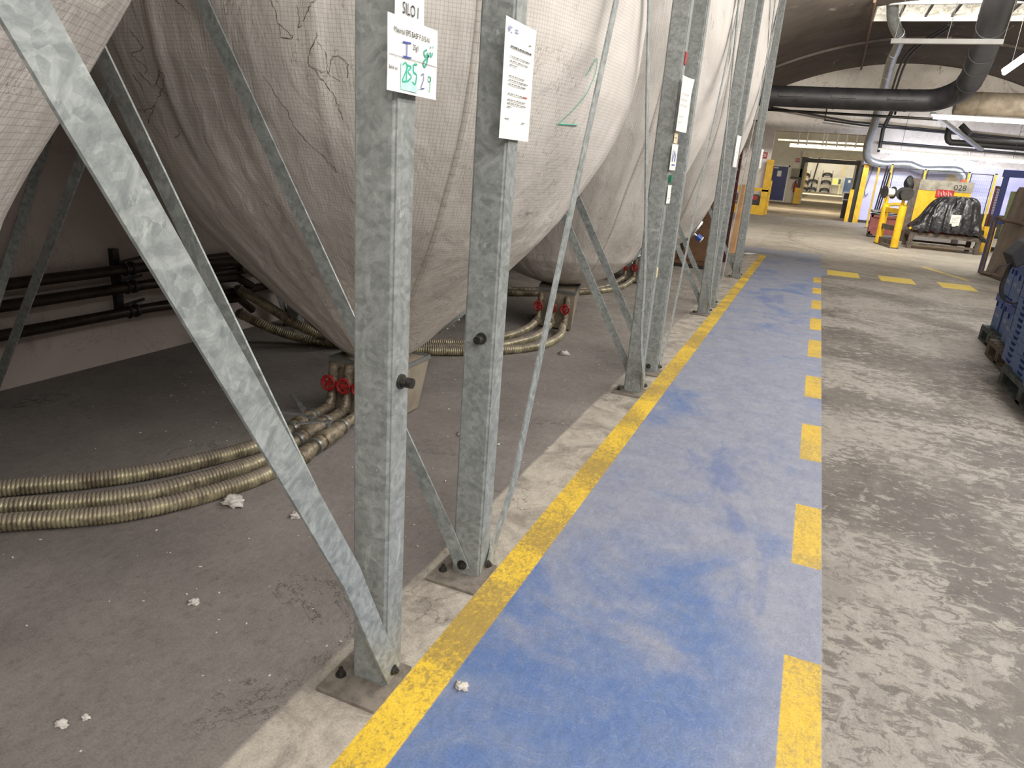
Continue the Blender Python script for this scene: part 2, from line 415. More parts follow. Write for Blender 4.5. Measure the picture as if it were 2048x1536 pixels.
BLACKD = pbr('black_duct_lagging', (44, 43, 45), .55, .2, .25, 3, (30, 30, 32), .15, 20)
TAND = pbr('dusty_duct_lagging', (176, 162, 142), .7, 0, .2, 2)
GREYD = pbr('zinc_duct', (158, 162, 162), .35, .75, .12, 5)
YEL = pbr('yellow_paint', (214, 170, 26), .5, 0, .12, 4, (190, 148, 20), .1, 30, .35)
YELC = pbr('yellow_post_paint', (222, 190, 60), .5, 0, .1, 4)
BLUD = pbr('blue_door_paint', (18, 34, 104), .45, 0, .15, 3)
BLUD2 = pbr('mid_blue_door_paint', (52, 88, 138), .5, 0, .1, 3)
RED = pbr('red_paint', (168, 32, 30), .5, 0, .2, 8)
REDH = pbr('red_handwheel', (150, 30, 32), .45, 0, .25, 60)
REDC = pbr('worn_maroon_steel', (128, 66, 60), .6, .1, .2, 5, (96, 48, 44), .1, 30, .5)
WHT = pbr('white_enamel', (214, 212, 206), .5, 0, .05, 4)
PAPER = pbr('laminated_paper', (226, 226, 222), .22, 0, .02, 3)
PAPER2 = pbr('plain_paper', (224, 222, 214), .6, 0, .02, 3)
BLK = pbr('black_rubber', (30, 29, 28), .6, 0, .2, 20)
BLKC = pbr('black_woven_fabric', (38, 38, 42), .85, 0, .2, 60, None, .3, 400)
BRN = pbr('brown_sheet_steel', (116, 84, 56), .6, 0, .2, 3, (92, 66, 44), .1, 30, .3)
MAR = pbr('dark_maroon_frame', (72, 22, 24), .5, .1, .2, 6)
WOOD = pbr('light_plywood', (194, 150, 104), .7, 0, .12, 5)
BRD = pbr('stained_grey_board', (128, 116, 102), .7, 0, .12, 3, (104, 94, 84), .1, 20, .3)
BLF = pbr('navy_frame_paint', (44, 58, 122), .5, 0, .12, 6)
BRNT = pbr('dull_handle_tube', (104, 86, 76), .55, .2, .2, 12)
CRT = pbr('blue_crate_plastic', (84, 112, 164), .5, 0, .1, 5, (70, 98, 150))
CRTD = pbr('deep_blue_plastic', (44, 74, 148), .5, 0, .1, 5)
PALW = pbr('old_teal_pallet', (84, 96, 94), .8, 0, .25, 9, (70, 66, 60), .3, 40)
PALN = pbr('old_brown_pallet', (112, 100, 84), .85, 0, .25, 12, (82, 74, 64), .3, 40)
STEELT = pbr('grimy_table_steel', (98, 88, 78), .6, .3, .25, 6)
OLIVE = pbr('olive_machine_paint', (96, 112, 66), .6, 0, .15, 4)
DGREY = pbr('dark_machine_grey', (58, 56, 54), .6, .2, .25, 6)
INKB = pbr('black_ink', (34, 32, 34), .7, 0, 0)
INKG = pbr('grey_ink', (110, 110, 112), .7, 0, 0)
INKT = pbr('green_marker', (60, 176, 150), .6, 0, .1)
INKL = pbr('pale_green_smear', (168, 216, 204), .5, 0, .3, 40, (205, 226, 220))
INKU = pbr('blue_marker', (50, 74, 160), .6, 0, .1)
INKR = pbr('red_ink', (190, 60, 50), .6, 0, .1)
TANB = pbr('beige_tape', (206, 192, 158), .7, 0, .1)
BRASS = pbr('grimy_valve_metal', (140, 128, 108), .5, .4, .25, 40, (84, 76, 66))
PIPED = pbr('dark_steel_pipe', (62, 52, 44), .38, .5, .25, 10)
CREAM = pbr('cream_machine_case', (196, 190, 166), .6, 0, .1)
GREENC = pbr('green_clip', (24, 112, 82), .5, 0, .1)
SENB = pbr('blue_sensor_cap', (34, 74, 160), .4, 0, .05)
def make_hose():
    t = NT('spiral_steel_hose')
    ge = t.n.new('ShaderNodeNewGeometry'); up_ = t.sep(ge.outputs['Normal'])[2]
    c = t.mix(t.mr(t.noise(9, 6, .7), .38, .62), lin((180, 172, 142)), lin((118, 108, 90)))
    c = t.mix(t.m('MULTIPLY', t.mr(t.noise(50, 5, .8), .55, .65), .5), c, lin((60, 54, 44)))
    dust = t.m('MULTIPLY', t.mr(t.m('ADD', up_, t.m('MULTIPLY', t.m('SUBTRACT', t.noise(14, 5), .5), .5)), .35, .8), .8)
    c = t.mix(dust, c, lin((112, 102, 94)))
    return t.out(c, t.m('ADD', .36, t.m('MULTIPLY', dust, .45)), t.m('SUBTRACT', .5, t.m('MULTIPLY', dust, .5)))
HOSE = make_hose()
def make_tarp():
    t = NT('black_plastic_film')
    c = t.mix(t.mr(t.noise(6, 4), .4, .7), lin((22, 21, 23)), lin((38, 37, 40)))
    return t.out(c, .30, 0., t.bump(t.noise(9, 5, .6, 1.5), .6, .03), .5)
TARP = make_tarp()

# ------------------------------------------------------------------ the setting
bm = bmesh.new()
vs = [bm.verts.new(p) for p in ((-9, -4, 0), (12, -4, 0), (12, 112, 0), (-9, 112, 0))]
bm.faces.new(vs)
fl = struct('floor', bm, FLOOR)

YE, YW2, YW3 = 31.0, 49.0, 110.6
def vz(x): return 5.69 - .05 * (x - 2.2) ** 2
SK = (.5, 4.1, 20.9, 22.6)                     # skylight opening in the vault
def vault():
    bm = bmesh.new()
    xs = [-3.85 + 12.1 * i / 44 for i in range(45)]
    xs = sorted(set([round(x, 4) for x in xs] + [SK[0], SK[1]]))
    ys = [-4, 8, SK[2], SK[3], YE]
    V = {(i, j, k): bm.verts.new((x, y, vz(x) + k * .18)) for i, x in enumerate(xs) for j, y in enumerate(ys) for k in (0, 1)}
    for i in range(len(xs) - 1):
        for j in range(len(ys) - 1):
            xm = (xs[i] + xs[i + 1]) / 2; ym = (ys[j] + ys[j + 1]) / 2
            if SK[0] < xm < SK[1] and SK[2] < ym < SK[3]: continue
            bm.faces.new((V[i, j, 0], V[i, j + 1, 0], V[i + 1, j + 1, 0], V[i + 1, j, 0]))
            bm.faces.new((V[i, j, 1], V[i + 1, j, 1], V[i + 1, j + 1, 1], V[i, j + 1, 1]))
    return bm
struct('ceiling', vault(), VAULT, smooth=40)
# stiffening arch across the vault
bm = bmesh.new()
n = 40
P0 = [(-3.85 + 12.1 * i / n) for i in range(n + 1)]
for i in range(n):
    a, b = P0[i], P0[i + 1]
    q = [bm.verts.new(p) for p in ((a, 25.6, vz(a) + .02), (a, 25.75, vz(a) + .02), (a, 25.75, vz(a) - .07), (a, 25.6, vz(a) - .07),
                                   (b, 25.6, vz(b) + .02), (b, 25.75, vz(b) + .02), (b, 25.75, vz(b) - .07), (b, 25.6, vz(b) - .07))]
    for f in ((0, 1, 5, 4), (1, 2, 6, 5), (2, 3, 7, 6), (3, 0, 4, 7)): bm.faces.new([q[k] for k in f])
struct('trim_1', bm, VAULT)
struct('wall_left', B((-4.1, -4.3, 0), (-3.85, YE, 4.3)), WALLL)
struct('wall_right', B((8.25, -4.3, 0), (8.5, YE, 4.3)), ENDW)
struct('wall_behind', B((-4.1, -4.3, 0), (8.5, -4.0, 6)), ENDW)
OX0, OX1, OZ = -2.02, 1.36, 3.2
def endwall():
    bm = bmesh.new()
    box(bm, (-4.1, YE, 0), (OX0, YE + .35, OZ))
    box(bm, (OX1, YE, 2.3), (8.5, YE + .35, OZ))
    poly = [(-4.1, OZ)] + [(8.5, OZ)] + [(8.5 - 12.6 * i / 30, vz(8.5 - 12.6 * i / 30) + .1) for i in range(31)]
    prism(bm, poly, 'y', YE, YE + .35)
    return bm
struct('wall_back', endwall(), ENDW)
struct('wall_back_panel', B((OX1, YE, 0), (8.5, YE + .35, 2.3)), LAV)
bm = bmesh.new(); box(bm, (OX1 - .01, YE - .02, 0), (8.25, YE, .1))
struct('baseboard_back', bm, DGREY)
# room beyond the first opening
struct('wall_middle_left', B((-6.3, YE + .35, 0), (-6.0, YW2, 4.4)), ROOM2)
struct('wall_middle_right', B((6.0, YE + .35, 0), (6.3, YW2, 4.4)), ROOM2)
struct('ceiling_middle', B((-6.3, YE + .35, 4.2), (6.3, YW2, 4.4)), ROOM2)
QX0, QX1, QZ = -1.02, 1.82, 2.9
bm = bmesh.new()
box(bm, (-6.3, YW2, 0), (QX0, YW2 + .3, QZ)); box(bm, (QX1, YW2, 0), (6.3, YW2 + .3, QZ)); box(bm, (-6.3, YW2, QZ), (6.3, YW2 + .3, 6.2))
struct('wall_middle', bm, ROOM2)
struct('wall_distant_left', B((-7.3, YW2 + .3, 0), (-7.0, YW3, 6.2)), ROOM3)
struct('wall_distant_right', B((9, YW2 + .3, 0), (9.3, YW3, 6.2)), ROOM3)
struct('ceiling_distant', B((-7.3, YW2 + .3, 6.0), (9.3, YW3, 6.2)), ROOM3)
struct('wall_distant', B((-7.3, YW3, 0), (9.3, YW3 + .3, 6.2)), ROOM3)
bm = bmesh.new(); box(bm, (-2.2, 106.5, 4.62), (6.0, 106.8, 5.1))
struct('trim_2', bm, WOOD)

# skylight in the vault: raised kerb, bars and dirty glass
sky = empty('window_1', ((SK[0] + SK[1]) / 2, (SK[2] + SK[3]) / 2, 5.6)); tag(sky, kind='structure')
sx, sy = (SK[1] - SK[0]) / 2, (SK[3] - SK[2]) / 2
bm = bmesh.new()
for lo, hi in (((-sx - .08, -sy - .08, -.02), (sx + .08, -sy, .25)), ((-sx - .08, sy, -.06), (sx + .08, sy + .08, .25)), ((-sx - .08, -sy, -.06), (-sx, sy, .25)), ((sx, -sy, -.06), (sx + .08, sy, .25))):
    box(bm, lo, hi)
finish('window_frame', bm, WHT, sky)
bm = bmesh.new()
for k in range(1, 6): box(bm, (-sx + 2 * sx * k / 6 - .025, -sy, .03), (-sx + 2 * sx * k / 6 + .025, sy, .09))
finish('glazing_bar', bm, DARKST, sky)
t = NT('dirty_skylight_glass')
g = t.mr(t.noise(3, 7, .75, 1., t.mapv((3, .6, 1))), .35, .65)
c = t.mix(g, lin((236, 234, 220)), lin((150, 140, 116)))
t.L.new(c, t.b.inputs['Emission Color']); t.b.inputs['Emission Strength'].default_value = .75
t.out(c, .4); SKYG = t.mat
finish('window_pane', B((-sx, -sy, .10), (sx, sy, .12)), SKYG, sky)

# ------------------------------------------------------------------ silo frames
FX, RXX = -.881, -3.6            # front and rear post lines
PH = 3.8
SILOS = [dict(y0=-1.15, y1=1.404, n='nearest', w='first'), dict(y0=1.90, y1=4.37, n='second', w='second'),
         dict(y0=4.82, y1=7.40, n='third', w='third'), dict(y0=7.88, y1=10.54, n='farthest', w='farthest')]
def post_bm(x, y):
    bm = bmesh.new(); box(bm, (x - .0525, y - .043, .01), (x + .0525, y + .043, PH))
    bmesh.ops.bevel(bm, geom=[e for e in bm.edges if abs(e.verts[0].co.z - e.verts[1].co.z) > 1], offset=.008, segments=3, affect='EDGES')
    return bm
def brace_bm(pts, w, tck, nrm):
    bm = bmesh.new()
    pts = [Vector(p) for p in pts]; nrm = Vector(nrm).normalized()
    dirs = [(pts[min(i + 1, len(pts) - 1)] - pts[max(i - 1, 0)]).normalized() for i in range(len(pts))]
    secs = []
    for p, d in zip(pts, dirs):
        s = d.cross(nrm).normalized(); n2 = s.cross(d)
        secs.append([bm.verts.new(p + s * (a * w / 2) + n2 * (b * tck / 2)) for a, b in ((-1, -1), (1, -1), (1, 1), (-1, 1))])
    bm.faces.new(secs[0]); bm.faces.new(list(reversed(secs[-1])))
    for A, Bq in zip(secs, secs[1:]):
        for k in range(4): bm.faces.new((A[k], Bq[k], Bq[(k + 1) % 4], A[(k + 1) % 4]))
    bmesh.ops.recalc_face_normals(bm, faces=bm.faces[:])
    return bm
for i, s in enumerate(SILOS):
    ya, yb = s['y0'] + .043, s['y1'] - .043
    fr = empty('silo_stand', (FX, (ya + yb) / 2, 0),
               label=['galvanised steel frame at the left edge, its wide flat bar crossing the picture top left',
                      'galvanised steel frame around the big bag marked 2, carrying the letter-size notice',
                      'galvanised steel stand around the crumpled third bag, between two close pairs of posts',
                      'galvanised steel frame farthest along the aisle, beside the brown cabinet'][i],
               cat='frame', group='silo frames along the aisle')
    O = Vector(fr.location)
    def part(name, bm, mat, parent=fr, **k):
        bmesh.ops.translate(bm, verts=bm.verts[:], vec=-O)
        return finish(name, bm, mat, parent, **k)
    for (x, y, front) in ((FX, ya, 1), (FX, yb, 1), (RXX, ya, 0), (RXX, yb, 0)):
        p = part('post', post_bm(x, y), GALV, smooth=35)
        x0, x1 = (x - .105, x + .075) if front else (x - .09, x + .09)
        bp = B((x0, y - .13, 0), (x1, y + .058, .010)); part('base_plate', bp, DPLATE, p)
        bm = bmesh.new(); hexbolt(bm, (x0 + .028, y - .06, .010), (0, 0, 1), .011, .012, .012); part('anchor_bolt', bm, DARKST, p)
        if front and ((i == 0 and y == yb) or (i == 1 and y == ya)):
            bm = bmesh.new()
            if y == yb and i == 0: c0, nn = (x + .0525, y, .862), (1, 0, 0)
            else: c0, nn = (x + .01, y - .043, .85), (0, -1, 0)
            c0 = Vector(c0); nn = Vector(nn)
            cyl(bm, c0, c0 + nn * .006, .018, 18); cyl(bm, c0, c0 + nn * .022, .0125, 6); tube(bm, [c0 + nn * .02, c0 + nn * .034], .0125, 16)
            part('bolt_socket', bm, DARKST, p, smooth=40)
            if i == 0 and y == yb:
                bm = bmesh.new(); cyl(bm, c0 + nn * .0342, c0 + nn * .035, .008, 14); part('bolt_hole', bm, BLK, p)
    # braces in the front plane, thin flat bars bolted near the feet
    xf = FX + .0525 + .006
    sl = [.505, .405, .45, .45][i]; sr = [.54, .54, .53, .53][i]
    kink = lambda y, sgn, slope: [(xf + .002, y + .02, .03), (xf + .002, y + .07, .12), (xf + .012, y + .165, .27), (xf + .008, y + .165 + slope * .63, .9), (xf + .004, y + .165 + slope * (PH - .27), PH)]
    rising = [[(xf, ya + .02, .04), (xf, ya + .02 + sl * (PH - .04), PH)], kink(ya + .0, 1, sl), kink(ya, 1, sl), kink(ya, 1, sl)][i]
    part('brace', brace_bm(rising, .05, .006, (1, 0, 0)), GALVD)
    if i == 0: falling = [(xf + .002, 1.345, .035), (xf + .002, 1.285, .16), (xf + .006, 1.15, .45), (xf + .008, .913, .87), (xf + .008, .667, 1.3), (xf + .008, .555, 1.5), (xf + .006, -.73, PH)]
    else: falling = [(xf + .012, yb, .04), (xf + .012, yb - .05, .12), (xf + .016, yb - .26, .345), (xf + .02, yb - .37, .52), (xf + .018, yb - .44, .79), (xf + .012, yb - .63, 1.23), (xf + .010, yb - .87, 1.69), (xf + .010, yb - 1.05, 2.07), (xf + .010, yb - 1.95, PH)]
    part('brace', brace_bm(falling, .062 if i == 0 else .05, .007, (1, 0, 0)), GALVD)
    for (y, z) in ((yb - (.02 if i == 0 else 0), .052), (ya, .045)):
        bm = bmesh.new(); hexbolt(bm, (xf + .004 + (.012 if y == yb and i else 0), y - (.0 if y == yb else 0), z), (1, 0, 0), .011, .011, .006); part('brace_bolt', bm, DARKST)
    # braces in the two side planes
    for (y, sg) in ((ya - .043 - .007, -1), (yb + .043 + .007, 1)):
        part('brace', brace_bm([(FX - .005, y, .03), (FX - .06, y, .14), (FX - .585 * PH, y, PH)], .05, .006, (0, 1, 0)), GALVD)
        part('brace', brace_bm([(RXX - .02, y - sg * .1 if sg > 0 else y + .15, .03), (RXX + .775 * PH - .3, y - sg * .1 if sg > 0 else y + .15, PH)], .05, .006, (0, 1, 0)), GALVD)
        bm = bmesh.new(); hexbolt(bm, (FX - .008, y - .004, .05), (0, -1, 0), .013, .012, .006); part('brace_bolt', bm, DARKST)
    # rear plane
    part('brace', brace_bm([(RXX - .0585, ya, .03), (RXX - .0585, ya + .46 * PH, PH)], .05, .006, (1, 0, 0)), GALVD)
    part('brace', brace_bm([(RXX - .066, yb, .03), (RXX - .066, yb - .46 * PH, PH)], .05, .006, (1, 0, 0)), GALVD)
    bm = bmesh.new()
    for lo, hi in (((FX - .04, ya - .04, PH), (FX + .04, yb + .04, PH + .08)), ((RXX - .04, ya - .04, PH), (RXX + .04, yb + .04, PH + .08)),
                   ((RXX + .04, ya - .04, PH), (FX - .04, ya + .04, PH + .08)), ((RXX + .04, yb - .04, PH), (FX - .04, yb + .04, PH + .08))): box(bm, lo, hi)
    part('top_ring', bm, GALV)

# ------------------------------------------------------------------ silo bags
PROF = [(.335, .165), (.36, .21), (.42, .275), (.5, .35), (.6, .455), (.7, .55), (.8, .645), (.9, .735), (1.0, .82), (1.1, .895), (1.2, .955), (1.3, 1.015), (1.4, 1.07), (1.5, 1.115), (1.65, 1.165), (1.8, 1.195), (2.0, 1.21), (2.3, 1.215), (2.8, 1.215), (3.3, 1.215), (3.78, 1.21)]
PROF1 = PROF[:9] + [(1.1, .85), (1.2, .885), (1.3, .937), (1.4, .995), (1.5, 1.055), (1.6, 1.115), (1.7, 1.16), (1.8, 1.185)] + PROF[16:]
PROF3 = [(.335, .17), (.36, .25), (.39, .34), (.43, .43), (.5, .53), (.6, .635), (.7, .685), (.8, .74), (.9, .79), (1.0, .83), (1.1, .87), (1.2, .905), (1.3, .945), (1.4, .985), (1.5, 1.03), (1.65, 1.09), (1.8, 1.13), (2.0, 1.17), (2.3, 1.20)] + PROF[18:]
CUR = [PROF]
def rad(z):
    PROF = CUR[0]
    for (z0, r0), (z1, r1) in zip(PROF, PROF[1:]):
        if z <= z1:
            k = (z - z0) / (z1 - z0); k = max(0, min(1, k))
            return r0 + (r1 - r0) * k
    return PROF[-1][1]
def sup(th, n):
    c, s_ = abs(math.cos(th)), abs(math.sin(th))
    return (c ** n + s_ ** n) ** (-1 / n)
XC = -2.05
def bag_point(th, z, yc, seed, scale=1.0, off=0.0):
    k = min(1, max(0, (z - .4) / 1.0)); nexp = 2.0 + .55 * k
    r = rad(z) * sup(th, nexp) * scale
    # folds: broad vertical pleats fading upward, plus crumple
    amp = .018 + .012 * math.exp(-((z - 1.1) / .8) ** 2)
    q = mn.noise(Vector((math.cos(th) * 2.3 + seed * 7, math.sin(th) * 2.3, z * .55 + seed)))
    q2 = mn.noise(Vector((math.cos(th) * 6 + seed * 3, math.sin(th) * 6, z * 1.3)))
    q3 = 1 - abs(mn.noise(Vector((math.cos(th) * 9 + z * .6 + seed * 5, math.sin(th) * 9, z * 1.0 + 3)))) * 2
    w = amp * (q * 1.0 + q2 * .7) + .010 * max(0, q3 - .35) * min(1, rad(z))
    if seed == 4.1:          # two sharp pleats on the front of the second bag
        dg = math.degrees(th) % 360
        for t0, z0, hh in ((294 - 1.5 * mn.noise(Vector((z * 2, 1, 1))), 1.25, .016), (261.5 + (z - 1.3) * 4, 1.15, .014)):
            r += hh * math.exp(-((dg - t0) / 1.1) ** 2) * max(0, min(1, (z - z0) * 4))
    r += w * min(1, rad(z) / .5) + off
    return Vector((XC + r * math.cos(th), yc + r * math.sin(th), z))
def bag_mesh(yc, seed, nth=360, nz=170):
    bm = bmesh.new(); uvl = bm.loops.layers.uv.new('UVMap')
    zs = []
    for k in range(nz + 1):
        t_ = k / nz; zs.append(.335 + (3.78 - .335) * (t_ ** 1.25))
    s = [0]
    for a, b in zip(zs, zs[1:]): s.append(s[-1] + math.hypot(b - a, rad(b) - rad(a)))
    V = [[bm.verts.new(bag_point(2 * PI * j / nth, z, yc, seed)) for j in range(nth)] for z in zs]
    for k in range(nz):
        for j in range(nth):
            f = bm.faces.new((V[k][j], V[k][(j + 1) % nth], V[k + 1][(j + 1) % nth], V[k + 1][j]))
            pan = int((j + .5) / nth * 12); t0 = 2 * PI * (pan + .5) / 12
            for lp, (jj, kk) in zip(f.loops, ((j, k), (j + 1, k), (j + 1, k + 1), (j, k + 1))):
                lp[uvl].uv = ((2 * PI * jj / nth - t0) * rad(zs[kk]) * 1.05, s[kk])
    bm.faces.new(list(reversed(V[0])))
    return bm
def ribbon(yc, seed, th, z0, z1, hw, off, n=70, twist=0.):
    bm = bmesh.new(); uvl = bm.loops.layers.uv.new('UVMap'); prev = None
    for k in range(n + 1):
        z = z0 + (z1 - z0) * k / n; tt = th + twist * (z - z0)
        d = hw / max(.2, rad(z))
        row = [bm.verts.new(bag_point(tt - d, z, yc, seed, 1, .0005)), bm.verts.new(bag_point(tt - d * .7, z, yc, seed, 1, off)), bm.verts.new(bag_point(tt + d * .7, z, yc, seed, 1, off)), bm.verts.new(bag_point(tt + d, z, yc, seed, 1, .0005))]
        if prev:
            for a in range(3):
                f = bm.faces.new((prev[a], prev[a + 1], row[a + 1], row[a]))
                for lp, uv in zip(f.loops, ((a * .012, (k - 1) * .02), ((a + 1) * .012, (k - 1) * .02), ((a + 1) * .012, k * .02), (a * .012, k * .02))): lp[uvl].uv = uv
        prev = row
    return bm
def marker_on(yc, seed, strokes, hw, n=(0, 1)):
    """pen strokes as thin ribbons lying on the bag; strokes in (y, z)"""
    bm = bmesh.new()
    for st in strokes:
        pts = catmull([(0, a, b) for a, b in st], .012) if len(st) > 2 else [Vector((0, st[0][0], st[0][1])), Vector((0, st[1][0], st[1][1]))]
        P3 = []
        for p in pts:
            # find the bag surface on the aisle side for this y, z
            lo, hi = -PI / 2, PI / 2
            for _ in range(30):
                mid = (lo + hi) / 2
                if bag_point(mid, p.z, yc, seed).y < p.y: lo = mid
                else: hi = mid
            P3.append(bag_point(lo, p.z, yc, seed, 1, .004))
        tube(bm, P3, hw, 6)
    return bm
WEBS = [[(287.0, 1.808), (288.0, 1.727), (288.0, 1.7), (290.0, 1.7), (288.0, 1.734)], [(291.0, 1.794), (291.0, 1.761), (291.0, 1.727), (293.0, 1.788), (294.0, 1.801)], [(294.0, 1.72), (292.0, 1.633), (293.0, 1.613), (295.0, 1.606), (296.0, 1.653), (298.0, 1.64), (298.0, 1.592)], [(294.0, 1.693), (295.0, 1.646), (295.0, 1.606), (297.0, 1.579)], [(284.0, 1.586), (286.0, 1.512), (287.0, 1.485), (288.0, 1.431), (290.0, 1.384), (293.0, 1.33), (295.0, 1.289)], [(251.0, 1.714), (252.0, 1.653), (252.0, 1.60)], [(257.0, 1.72), (258.0, 1.687), (259.0, 1.66), (256.0, 1.64), (258.0, 1.599), (257.0, 1.579)], [(254.0, 1.579), (255.0, 1.525)], [(256.0, 1.586), (258.0, 1.539), (261.0, 1.586), (263.0, 1.572), (260.0, 1.532), (255.0, 1.458), (251.0, 1.411)], [(248.0, 1.565), (249.0, 1.505), (250.0, 1.458), (253.0, 1.458), (256.0, 1.471)], [(259.0, 1.404), (259.0, 1.384), (257.0, 1.363)], [(269.0, 1.808), (271.0, 1.774), (272.0, 1.754)], [(276.0, 1.801), (276.0, 1.767), (277.0, 1.741)], [(292.0, 1.633), (294.0, 1.586), (296.0, 1.525), (297.0, 1.464)], [(261.0, 1.586), (259.0, 1.545), (261.0, 1.512)]]
def dirt_webs(yc, seed, lines_, rd):
    """hair-thin smears of dust lying on the bag; lines in (angle, height)"""
    bm = bmesh.new(); rnd = random.Random(5)
    for ln in lines_:
        P = catmull([(a, z * 40, 0) for a, z in ln], .35); Q = []; rr = []
        for k, p in enumerate(P):
            a = p.x + rnd.gauss(0, .12); z = p.y / 40 + rnd.gauss(0, .002)
            Q.append(bag_point(R(a), z, yc, seed, 1, .0006)); rr.append(rd * (.35 + 1.5 * abs(mn.noise(Vector((k * .33, ln[0][0], 0))))))
        if len(Q) > 2: tube(bm, Q, rr, 5)
    return bm
SENSOR_TH = R(33)
for i, s in enumerate(SILOS):
    CUR[0] = (PROF1, PROF, PROF3, PROF3)[i]
    yc = [.17, 3.13, 6.12, 9.21][i]; seed = [1.3, 4.1, 8.7, 12.9][i]
    s['yc'] = yc; s['seed'] = seed
    rt = empty('silo_bag', (XC, yc, .3),
               label=['off-white checked fabric silo bag at the top left corner, nearest the camera',
                      'huge off-white checked fabric silo bag with a green 2 drawn on it',
                      'crumpled off-white fabric silo bag with a blue capped sensor, behind the paired posts',
                      'off-white fabric silo bag farthest down the aisle, beside the brown cabinet'][i], cat='silo', group='fabric silo bags in the frames')
    O = Vector(rt.location)
    def part(name, bm, mat, parent=rt, **k):
        bmesh.ops.translate(bm, verts=bm.verts[:], vec=-O); return finish(name, bm, mat, parent, **k)
    part('bag', bag_mesh(yc, seed), FABRIC, smooth=True)
    for th, tw in (((R(-43), .0), (R(-152), 0), (R(120), 0)) if i != 0 else ((R(100), 0),)):
        part('seam', ribbon(yc, seed, th, .45, 3.7, .014, .006, twist=tw), FABSTR, smooth=True)
    # neck below the bag
    bm = bmesh.new(); tube(bm, [(XC, yc, .30), (XC, yc, .315), (XC, yc, .35), (XC, yc, .37)], [.185, .16, .155, .19], 36)
    part('neck_collar', bm, pbr('grey_collar_cloth', (176, 170, 160), .7) if i == 0 else bpy.data.materials['grey_collar_cloth'], smooth=50)
    # level-sensor flange low on the cone
    if i > 0:
        z = .66 if i != 1 else .575; th = [0, R(30), R(24), R(15)][i]
        c = bag_point(th, z, yc, seed, 1, .012); up = (bag_point(th, z + .1, yc, seed, 1, .012) - bag_point(th, z - .1, yc, seed, 1, .012)).normalized()
        side = Vector((-math.sin(th), math.cos(th), 0)); nn = side.cross(up).normalized()
        bm = bmesh.new(); ol = []
        for k in range(40):
            a = 2 * PI * k / 40; ol.append((math.cos(a), math.sin(a)))
        fa = [bm.verts.new(c + side * (.085 * x) + up * (.17 * y) - nn * .012) for x, y in ol]; fb = [bm.verts.new(c + side * (.085 * x) + up * (.17 * y) + nn * .012) for x, y in ol]
        bm.faces.new(fa); bm.faces.new(list(reversed(fb)))
        for k in range(40): bm.faces.new((fa[k], fa[(k + 1) % 40], fb[(k + 1) % 40], fb[k]))
        bmesh.ops.recalc_face_normals(bm, faces=bm.faces[:])
        pl = part('sensor_flange', bm, GREYD)
        bm = bmesh.new()
        for k in range(10):
            a = 2 * PI * k / 10 + .2; hexbolt(bm, c + side * (.066 * math.cos(a)) + up * (.15 * math.sin(a)) + nn * .012, nn, .006, .008)
        part('flange_bolt', bm, GREYD, pl)
        if i > 1:
            bm = bmesh.new(); cyl(bm, c + nn * .01 - up * .02, c + nn * .07 - up * .02, .014, 12); part('sensor_stem', bm, GREYD, pl)
            bm = bmesh.new(); q = c + nn * .105 - up * .02
            cyl(bm, q - nn * .038, q + nn * .03, .042, 8); part('sensor_cap', bm, SENB, pl)
            bm = bmesh.new(); cyl(bm, q + nn * .03, q + nn * .045, .040, 8); part('sensor_lid', bm, WHT, pl)
    if i == 1:
        DUST = pbr('dark_dust', (112, 98, 90), .9)
        for wb in WEBS: part('dust_smear', dirt_webs(yc, seed, [wb], .0017), DUST, smooth=True)
        part('marker_underline', marker_on(yc, seed, [[(2.715, 1.522), (2.76, 1.524), (2.80, 1.526), (2.845, 1.528)]], .0022), INKT)
        part('marker_number', marker_on(yc, seed, [[(2.755, 1.70), (2.80, 1.765), (2.835, 1.755), (2.84, 1.70), (2.78, 1.61), (2.715, 1.525)]], .0011), INKT)

